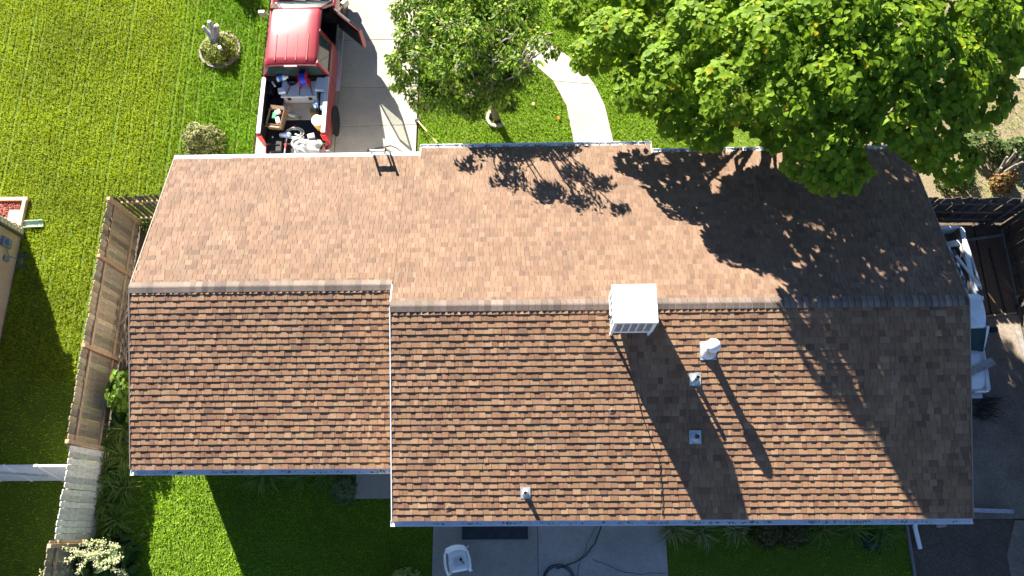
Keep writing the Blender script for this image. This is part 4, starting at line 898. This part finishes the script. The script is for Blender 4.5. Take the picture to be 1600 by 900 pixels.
for i, (px, py, L, wd, lb) in enumerate(((412, 738, .75, .035, 'broad strap leaved plant under the garage eave, farthest left'), (470, 738, .6, .02, 'grassy strap plant under the garage eave, between broad plant and pale bush'), (508, 742, .55, .02, 'dark strap plant next to the pale bush under the garage eave'))):
    c = spot(px, py, .25); strap('strap_plant', (c.x, c.y - .06, 0), 85, L * 1.05, lb, lil, wd, group='plants along the rear garage wall')
c = spot(538, 764, .25); shrub('sage_bush', (c.x, c.y, 0), .34, .42, 'small grey green bush next to the concrete stoop', [(.22, .28, .14), (.15, .21, .09)], [1, 1], 900, (.05, .08))
dry = [(.34, .33, .15), (.20, .27, .07), (.44, .40, .22), (.14, .21, .05)]
for i, (px, py, L, pal, lb) in enumerate(((1052, 826, .6, dry, 'straw tinged strap plant at the right corner of the patio'), (1100, 826, .62, dry, 'straw tinged strap plant, second from the patio along the rear wall'), (1150, 824, .55, dry, 'thin strap plant, third from the patio along the rear wall'),
        (1285, 826, .6, lil, 'green strap plant right of the brown green bush by the rear wall'), (1335, 826, .65, lil, 'green strap plant near the corner downspout'), (1380, 828, .68, lil, 'bright green strap plant nearest the corner downspout'))):
    c = spot(px, py, .25); strap('rear_plant', (c.x, c.y - .02, 0), 110, L * 1.05, lb, pal, .02, group='plants along the rear house wall')
for px, lb in ((1205, 'brown green mounded bush by the rear wall, left of a pair'), (1245, 'brown green mounded bush by the rear wall, right of a pair')):
    c = spot(px, 826, .35); shrub('mounded_bush', (c.x, c.y, 0), .44, .5, lb, [(.12, .12, .04), (.08, .10, .03), (.16, .13, .06)], [2, 2, 1], 1200, (.06, .1), group='mounded bushes by the rear wall')
c = spot(1365, 846, .2); shrub('blue_plant', (c.x, c.y, 0), .22, .15, 'low blue grey leafy plant under the bright strap plant', [(.09, .15, .13), (.07, .12, .10)], [1, 1], 120, (.07, .12), LEAF_V, LEAF_F, 'plant')
# vine and twiggy plants between fence and garage
c = spot(186, 612, .9); vine = shrub('climbing_vine', (c.x, c.y, 0), .45, 1.25, 'bright leafy vine growing between the board fence and garage', [(.13, .22, .02), (.18, .28, .03), (.08, .14, .02)], [3, 2, 3], 900, (.09, .15), LEAF_V, LEAF_F, 'vine')
vine.scale = (.75, 1.5, 1)
c = spot(225, 352, .3); shrub('corner_weed', (c.x, c.y, 0), .2, .3, 'small green weed at the garage corner inside the return fence', [(.12, .2, .03), (.08, .14, .02)], [1, 1], 160, (.05, .09), cat='weed')
b = MB()
for _ in range(34):
    c = spot(random.uniform(188, 206), random.uniform(470, 560), .2); a = random.uniform(.9, 2.2)
    e = Vector((math.cos(a), math.sin(a), random.uniform(-.1, .25))) * random.uniform(.25, .6); s0 = Vector((c.x, c.y, random.uniform(.05, .5)))
    b.tube([s0 - e, s0 + Vector((.02, .0, .04)), s0 + e], [.014, .012, .006], 5, jit((.26, .21, .17), .3))
tag(thing(b, 'stick_pile', wood_old, 'pile of bare grey sticks between the fence and the garage', 'sticks'), kind='stuff')
# bottom-left blooming shrub: pale flower spikes over big leaves
c = spot(150, 880, .7); bb = shrub('flowering_shrub', (c.x, c.y, 0), .62, 1.0, 'big leaved shrub with pale flower spikes at the lower left fence', [(.07, .13, .03), (.05, .10, .025), (.10, .17, .04)], [2, 2, 1], 520, (.16, .26), LEAF_V, LEAF_F)
spk = mat('pale_blossom', (1, 1, 1), .7, attr=True, trans=.3)
for k, (px, py, qx, qy) in enumerate(((95, 880, 160, 850), (62, 897, 110, 890), (120, 895, 150, 860), (130, 850, 160, 845), (175, 850, 185, 855), (190, 868, 178, 880), (150, 878, 200, 898), (140, 868, 175, 862), (165, 845, 150, 880), (118, 862, 150, 872), (100, 855, 140, 868), (180, 872, 150, 885))):
    p, q = spot(px, py, 1.55), spot(qx, qy, 1.15); b = MB()
    for j in range(130):
        t_ = random.random(); pp = p.lerp(q, t_) + Vector([random.gauss(0, .035) for _ in range(3)]) + Vector((0, 0, .10 * math.sin(math.pi * t_))); s = random.uniform(.02, .045)
        r3 = Matrix.Rotation(random.uniform(0, 6), 3, 'Z') @ Matrix.Rotation(random.uniform(-1.2, 1.2), 3, 'X')
        b.add([pp + r3 @ Vector(v) * s for v in ((-.5, 0, 0), (0, -.6, .1), (.5, 0, 0), (0, .7, .1))], [(0, 1, 2, 3)], jit(random.choice(((.55, .52, .30), (.48, .52, .24), (.62, .58, .42), (.35, .42, .15))), .15))
    o = tag(b.build('flower_spike', spk, bb), kind='stuff'); o.data.transform(Matrix.Translation(-bb.location))
for px, py, r, lb in ((612, 897, .42, 'sunlit pale green bush tip at the bottom edge beside the patio'), (560, 908, .3, 'sunlit pale green bush tip at the bottom edge, smaller and farther left')):
    c = spot(px, py + 12, 1.9); shrub('tall_bush', (c.x, c.y - .25, 0), r, 2.1, lb, [(.34, .40, .12), (.26, .34, .09), (.42, .45, .2)], [2, 2, 1], 1300, (.06, .11))

c = spot(376, -30, .2); shrub('lawn_shrub', (c.x, c.y, 0), .5, .7, 'round green shrub at the top edge of the front lawn', [(.14, .19, .04), (.20, .24, .06)], [1, 1], 1500, (.05, .09))
for (px, py, a, L, lb) in ((700, 791, .7, .16, 'short pale twig lying on the rear roof above the left eave'), (1212, 585, -.5, .13, 'short brown twig on the rear roof right of the flue shadow'), (955, 640, .3, .12, 'tiny twig on the rear roof left of the cooler shadow')):
    c = on_back(px, py) + SLB @ Vector((0, 0, .034)); e = SLB @ Vector((math.cos(a), math.sin(a), 0)) * L / 2; n_ = SLB @ Vector((-math.sin(a), math.cos(a), 0)); b = MB(); b.tube([c - e, c + n_ * .012 + SLB @ Vector((0, 0, .008)), c + e], [.007, .006, .003], 6); b.tube([c + n_ * .012, c + e * .5 + n_ * .05], [.004, .002], 5); thing(b, 'twig', pale_bark, lb, 'twig', 'twigs on the roof')
# ------------------------------------------------------------------ patio things
CH = spot(716, 875, .42)
chair = empty('plastic_chair', (CH.x, CH.y - .02, .03), R(170) + math.pi + R(20), 'white moulded plastic armchair standing on the patio', 'chair')
pw = mat('white_plastic', (.80, .82, .83), .35, .03, 5, spec=.45)
b = MB(); rows = []
for y in np.linspace(-.25, .24, 9): # seat, front at -y
    rows.append([(u * (.22 + .02 * (y < 0)), y, .42 - .015 * (1 - u * u) + (.02 if y < -.2 else 0) * -1) for u in np.linspace(-1, 1, 7)])
b.loft(rows); o = b.build('seat', pw, chair, 50); s_ = o.modifiers.new('s', 'SOLIDIFY'); s_.thickness = .018
slots = MB()
for k in range(5): slots.bar(((k - 2) * .045, .10, .4205), ((k - 2) * .045, -.12, .4185), .008, .006)
slots.build('seat_slot', mat('slot_grey', (.25, .28, .3), .7), chair)
b = MB(); rows = []
for v in np.linspace(0, 1, 8):
    z = .42 + .42 * v; y0_ = .24 + .13 * v; hw_ = .22 + .03 * math.sin(v * 2.2) - .06 * max(0, v - .75) * 4 * .4
    rows.append([(u * hw_, y0_ - .05 * u * u, z - .05 * u * u * v) for u in np.linspace(-1, 1, 9)])
b.loft(rows); o = b.build('backrest', pw, chair, 50); s_ = o.modifiers.new('s', 'SOLIDIFY'); s_.thickness = .02
for s in (-1, 1):
    b = MB(); b.tube([(s * .22, .30, .72), (s * .28, .18, .66), (s * .30, .0, .645), (s * .29, -.16, .635), (s * .265, -.26, .60), (s * .25, -.27, .42)], [.022, .03, .032, .032, .03, .02], 10); b.build('armrest', pw, chair, 60)
    for y in (-.25, .27):
        b = MB(); b.tube([(s * .225, y * .95, .42), (s * .265, y * 1.12, .0)], [.03, .022], 8); b.build('leg', pw, chair, 60)
c = spot(723, 878, .47); t = empty('hand_brush', (c.x, c.y, .472), R(-48), 'small black brush lying on the white plastic chair', 'brush')
b = MB(); b.box((0, 0, .0), (.13, .02, .018)); b.build('handle', black, t, bevel=.006); b = MB(); b.lathe([(.032, -.015), (.034, .015), (0, .02)], (-.075, 0, 0), 14); b.build('head', black, t, 40)
c = [spot(722, 843, .06), spot(825, 843, .06)]
b = MB(); b.box(((c[0].x + c[1].x) / 2, -4.62, .055), (c[1].x - c[0].x, .74, .05)); thing(b, 'door_mat', mat('dark_slate', (.035, .04, .05), .7, .3, 6), 'dark rectangular mat on the patio under the rear eave', 'mat', bevel=.008)
hp_ = [spot(942, 812), spot(938, 826), spot(930, 848), spot(915, 868), spot(900, 878), spot(885, 883), spot(870, 889)]
b = MB(); pts = [Vector((p.x, p.y, .045)) for p in hp_]; c = spot(873, 905)
for i in range(60):
    a = 1.7 + i / 60 * 6 * math.pi; r_ = .36 + .03 * math.sin(a * .6); pts.append(Vector((c.x + r_ * math.cos(a), c.y + r_ * math.sin(a) * .9 , .05 + .02 * (i % 20) / 20)))
b.tube(pts, .013, 8); thing(b, 'garden_hose', mat('hose_rubber', (.025, .035, .055), .5), 'dark garden hose snaking into a coil on the patio', 'hose', smooth=60)

# ------------------------------------------------------------------ ladder, pole, cable, boards
lad = empty('extension_ladder', (5.41, 5.5, .03), 0, 'aluminium extension ladder leaning on the garage gutter with white stand off', 'ladder')
top = Vector((0, 4.36 - 5.5, 2.92)); ft = Vector((0, .05, 0)); u_ = (top - ft).normalized(); nrm = Vector((0, u_.z, -u_.y))
for s in (-1, 1):
    b = MB(); b.bar(ft + Vector((s * .22, 0, 0)), top + Vector((s * .22, 0, 0)), .03, .07, nrm); b.build('rail', alu, lad)
    b = MB(); q0 = ft.lerp(top, .35) - nrm * .07; b.bar(q0 + Vector((s * .17, 0, 0)), top - nrm * .07 - u_ * .12 + Vector((s * .17, 0, 0)), .025, .06, nrm); b.build('fly_rail', alu, lad)
    b = MB(); b.box(top + Vector((s * .22, 0, .0)), (.045, .08, .06)); b.build('end_cap', black, lad, bevel=.01)
for k in range(10):
    p = ft.lerp(top, .06 + k * .098); b = MB(); b.tube([p - Vector((.22, 0, 0)), p + Vector((.22, 0, 0))], .016, 8); b.build('rung', alu, lad)
b = MB(); b.box(top - u_ * .14 - nrm * .02, (.40, .05, .16), u_.to_track_quat('Z', 'Y').to_matrix()); b.build('stand_off', white, lad, bevel=.01)
pa, pb = spot(653, 189, .08), Vector((6.86, F2 + .13, 2.42)); pb2 = pb + (pb - pa).normalized() * .0
t = empty('push_broom', pa, 0, 'yellow handled broom with black head leaning against the front gutter', 'broom')
b = MB(); b.tube([Vector((0, 0, 0)), pb2 - pa], .017, 8); b.build('handle', mat('yellow_handle', (.72, .56, .18), .5), t); b = MB(); b.box((0, 0, -.01), (.16, .14, .12), Matrix.Rotation(.5, 3, 'Z')); b.build('head', black, t, bevel=.02)
b = MB(); b.tube([Vector((*spot(x, y, 0).xy, .04)) for x, y in ((585, 234), (597, 231), (610, 228), (620, 232), (630, 239), (640, 246))], .009, 6); thing(b, 'power_cable', black, 'thin dark cable on the driveway behind the ladder', 'cable')
p, q = spot(1505, 795.5, .05), spot(1583, 799, .05); b = MB(); b.bar(p - Vector((.5, 0, 0)), q, .10, .07); o = thing(b, 'downspout_extension', galv, 'pale metal downspout lying on the side driveway near the rear eave', 'downspout', bevel=.01)
for i, (a, e, wd, col, lb) in enumerate((((1512, 375), (1567, 367), .07, (.26, .25, .24), 'grey board on the ground behind the white pickup bed'), ((1540, 494), (1588, 489), .05, (.28, .24, .18), 'thin pale board on the ground right of the white pickup cab'), ((1588, 510), (1608, 575), .12, (.26, .24, .22), 'weathered plank at the foot of the right boundary fence'), ((1546, 388), (1573, 488), .05, (.10, .085, .07), 'dark timber edging running along the side driveway joint'))):
    p, q = spot(*a, .06), spot(*e, .06); b = MB(); b.bar(p, q, wd, .045); o = thing(b, 'loose_board', wood_old, lb, 'board', 'loose boards by the side driveway'); o.color = (*col, 1)
b = MB(); p = [spot(1530, 340, .1), spot(1550, 325, .9), spot(1575, 312, 1.3)]; b.tube(p, [.03, .025, .02], 7); thing(b, 'leaning_branch', bark, 'bent bare branch leaning on the dark rear side fence', 'branch')
b = MB()
for _ in range(60):
    c = spot(random.uniform(1520, 1553), random.uniform(620, 655), .08); a = random.uniform(-.6, .6); e = Vector((math.cos(a), math.sin(a), random.uniform(-.05, .2))) * random.uniform(.12, .35)
    b.tube([Vector((c.x, c.y, random.uniform(.05, .25))) - e, Vector((c.x, c.y, .15)) , Vector((c.x, c.y, random.uniform(.05, .25))) + e], [.010, .009, .004], 5)
tag(thing(b, 'brush_pile', mat('dark_twig', (.05, .045, .04), .9), 'pile of dark twigs on the side driveway before the white pickup', 'twigs'), kind='stuff')
b = MB(); c = spot(1470, 822, .02); b.box((c.x, c.y + .05, .04), (.24, .16, .08), Matrix.Rotation(.1, 3, 'Z')); thing(b, 'paving_stone', concrete, 'pale broken paving stone at the right end of the rear eave', 'stone', bevel=.02)
# edging of the rear right lawn
b = MB(); b.bar((18.5, -4.6, .04), (18.56, -9, .04), .05, .1); thing(b, 'lawn_edging', mat('edging_grey', (.2, .2, .2), .8), 'thin grey lawn edging between rear lawn and dirt', 'edging')
# palm-like dead trunk beyond the rear side fence
c = spot(1562, 275, .1); t = empty('dead_trunk', (c.x, c.y, 0), 0, 'pale split dead trunk beyond the rear side fence at upper right', 'trunk')
for k in range(6):
    a = k / 6 * 6.28 + .3; e = Vector((.16 * math.cos(a) - .05, .2 * math.sin(a) + .1, random.uniform(.5, 1.3))); b = MB(); b.tube([Vector((.1 * math.cos(a), .1 * math.sin(a), 0)), e * .5, e], [.07, .06, .03], 7); b.build('limb', mat('grey_wood', (.22, .195, .165), .9, .4, 8), t, 60)
for i, (px, py, r, lb) in enumerate(((1540, 235, .5, 'dark leafy shrub behind the dead trunk'), (1585, 245, .4, 'sunlit green shrub right of the dead trunk'), (1500, 285, .5, 'dark shrub right behind the rear side fence'), (1575, 290, .3, 'reddish dry weed at the foot of the dead trunk'))):
    c = spot(px, py, .3); shrub('yard_shrub', (c.x, c.y + .2, 0), r, .7, lb, [(.07, .12, .03), (.12, .16, .05)] if i < 3 else [(.3, .17, .08), (.2, .15, .05)], [1, 1], 700, (.07, .13), group='shrubs beyond the rear side fence')
b = MB(); c = spot(1600, 100, 0); b.prism([(c.x - .3, c.y - .5), (c.x + 4, c.y - .5), (c.x + 4, c.y + 6), (c.x - .3, c.y + 6)], -.05, .02); struct(b.build('street_pavement', concrete))

# ------------------------------------------------------------------ grass blades (nobody could count them)
def inpoly(P, poly):
    x, y = P[:, 0], P[:, 1]; r = np.zeros(len(P), bool); j = len(poly) - 1
    for i in range(len(poly)):
        xi, yi = poly[i]; xj, yj = poly[j]
        c = ((yi > y) != (yj > y)) & (x < (xj - xi) * (y - yi) / (yj - yi + 1e-12) + xi); r ^= c; j = i
    return r
def vnoise(P, s, seed):
    r = np.random.default_rng(seed); G = r.random((64, 64)); q = P * s; i = np.floor(q).astype(int); f = q - i; f = f * f * (3 - 2 * f)
    a = G[i[:, 0] % 64, i[:, 1] % 64]; b_ = G[(i[:, 0] + 1) % 64, i[:, 1] % 64]; c_ = G[i[:, 0] % 64, (i[:, 1] + 1) % 64]; d_ = G[(i[:, 0] + 1) % 64, (i[:, 1] + 1) % 64]
    return (a * (1 - f[:, 0]) + b_ * f[:, 0]) * (1 - f[:, 1]) + (c_ * (1 - f[:, 0]) + d_ * f[:, 0]) * f[:, 1]
def grass(name, label, x0, x1, y0, y1, dens, excl=(), incl=None, mow=False, pal=0, h=(.035, .075)):
    n = int((x1 - x0) * (y1 - y0) * dens); P = np.c_[rng.uniform(x0, x1, n), rng.uniform(y0, y1, n)]
    k = np.ones(n, bool)
    for e in excl: k &= ~inpoly(P, e)
    if incl: k &= inpoly(P, incl)
    P = P[k]; clump = .35 * vnoise(P, 8, 1) + .65 * vnoise(P + 3, 22, 2); big_ = .6 * vnoise(P, .7, 3) + .4 * vnoise(P + 9, 2.2, 4)
    H = rng.uniform(*h, len(P)) * (.55 + .9 * clump)
    if mow:
        u = P[:, 0] + .012 * P[:, 1] + .05 * vnoise(P, 1.1, 8); ln_ = np.floor(u / .40).astype(int); wob = np.random.default_rng(5).random(200); off = (wob[ln_ % 200] - .5) * .5; amp = .025 + .07 * wob[(ln_ * 7 + 3) % 200]; dd_ = np.abs((u / .40) % 1 - .5 - off); rut = (dd_ < amp) & (vnoise(P, .9, 12) > .25); H[rut] *= .2; H[(dd_ > amp) & (dd_ < amp + .13)] *= 1.25
        v_ = (np.floor(u / .40) % 2)
        k2 = ~rut | (rng.random(len(P)) < .5); P, H, clump, big_, v_ = P[k2], H[k2], clump[k2], big_[k2], v_[k2]
    a = rng.uniform(0, 2 * math.pi, len(P)); ln = rng.uniform(.2, .9, len(P)) * H; wd = rng.uniform(.009, .016, len(P))
    base = np.c_[P, np.zeros(len(P))]; sd = np.c_[-np.sin(a), np.cos(a), np.zeros(len(P))] * wd[:, None]; la = rng.normal(0, .7, len(P)) + 1.0
    tip = base + np.c_[np.cos(a) * ln, np.sin(a) * ln, H]
    V = np.stack([base - sd, base + sd, tip], 1).reshape(-1, 3); F = np.arange(len(V)).reshape(-1, 3)
    A = np.array(((0.206, 0.385, 0.013), (0.328, 0.403, 0.016), (0.141, 0.356, 0.013), (0.487, 0.440, 0.112), (0.065, 0.141, 0.011)))
    t_ = np.clip(big_ * 1.3 - .15 + rng.normal(0, .18, len(P)), 0, 1)[:, None]
    if mow: yel = np.clip((-.6 - P[:, 0]) * .5 + .2, 0, 1)[:, None] 
    else: yel = np.full((len(P), 1), .25)
    C_ = (A[0] * (1 - yel) * .75 + A[2] * (1 - yel) * .25 + A[1] * yel) * (.75 + .5 * t_) 
    dryk = rng.random(len(P)) < .02 + .03 * yel[:, 0]; C_[dryk] = A[3] * rng.uniform(.7, 1.1, (dryk.sum(), 1))
    C_ = C_ * rng.uniform(.88, 1.12, (len(P), 1))
    return tag(npmesh(name, V, F, C_, grassm), label, 'grass', kind='stuff')
grass('front_grass', 'mown yellow green front lawn left of the driveway', -7.6, 1.1, -.9, 12.6, 1500, excl=[[(-9, -3), (NX, -3), (NX, NY), (-9, NY)], [(-9, 3.4), (-5.35, 3.4), (-5.35, 4.5), (-9, 4.5)], [(FX - .03, -8), (1.2, -8), (1.2, 3.9), (FX - .03, 3.72)], [(RB.x + .6 * math.cos(a), RB.y + .6 * math.sin(a)) for a in np.linspace(0, 6.28, 20)]], mow=True)
wpoly = [*wr, *wl[::-1]]
grass('middle_grass', 'green lawn around the small tree and the curved walk', 5.98, 14.5, 4.6, 12.0, 1100, excl=[wpoly])
grass('right_front_grass', 'dark lawn under the big broadleaf tree', 14.5, 18.6, 4.6, 11.0, 260)
grass('side_grass', 'deeply shaded grass left of the long board fence', -5.3, -2.05, -6.6, -.9, 500)
grass('rear_left_grass', 'rear lawn with a sunlit wedge left of the patio', -1.0, 6.7, -6.6, -3.0, 1100, excl=[[(4.7, -4.0), (6.8, -4.0), (6.8, -2), (4.7, -2)]])
grass('rear_right_grass', 'shaded rear lawn right of the patio', 12.56, 18.46, -6.6, -4.2, 500)
grass('yard_grass', 'patchy grass on the dry yard beyond the rear side fence', 21.0, 27.0, 4.2, 10.5, 120, h=(.04, .1))
# fallen leaves scattered on the grass
for i, (px, py, lb) in enumerate(((872, 187, 'fallen orange leaf on the grass beside the curved walk'), (833, 165, 'fallen pale leaf on the grass left of the curved walk'), (224, 839, 'fallen tan leaf on the shaded rear lawn'))):
    c = spot(px, py, .05); b = MB(); b.add([(c.x + v[0] * .12, c.y + v[1] * .13, .065 + v[2] * .12) for v in LEAF_V], LEAF_F.tolist(), ((.55, .25, .04), (.6, .5, .3), (.42, .26, .16))[i]); thing(b, 'fallen_leaf', leafm, lb, 'leaf', 'fallen leaves')
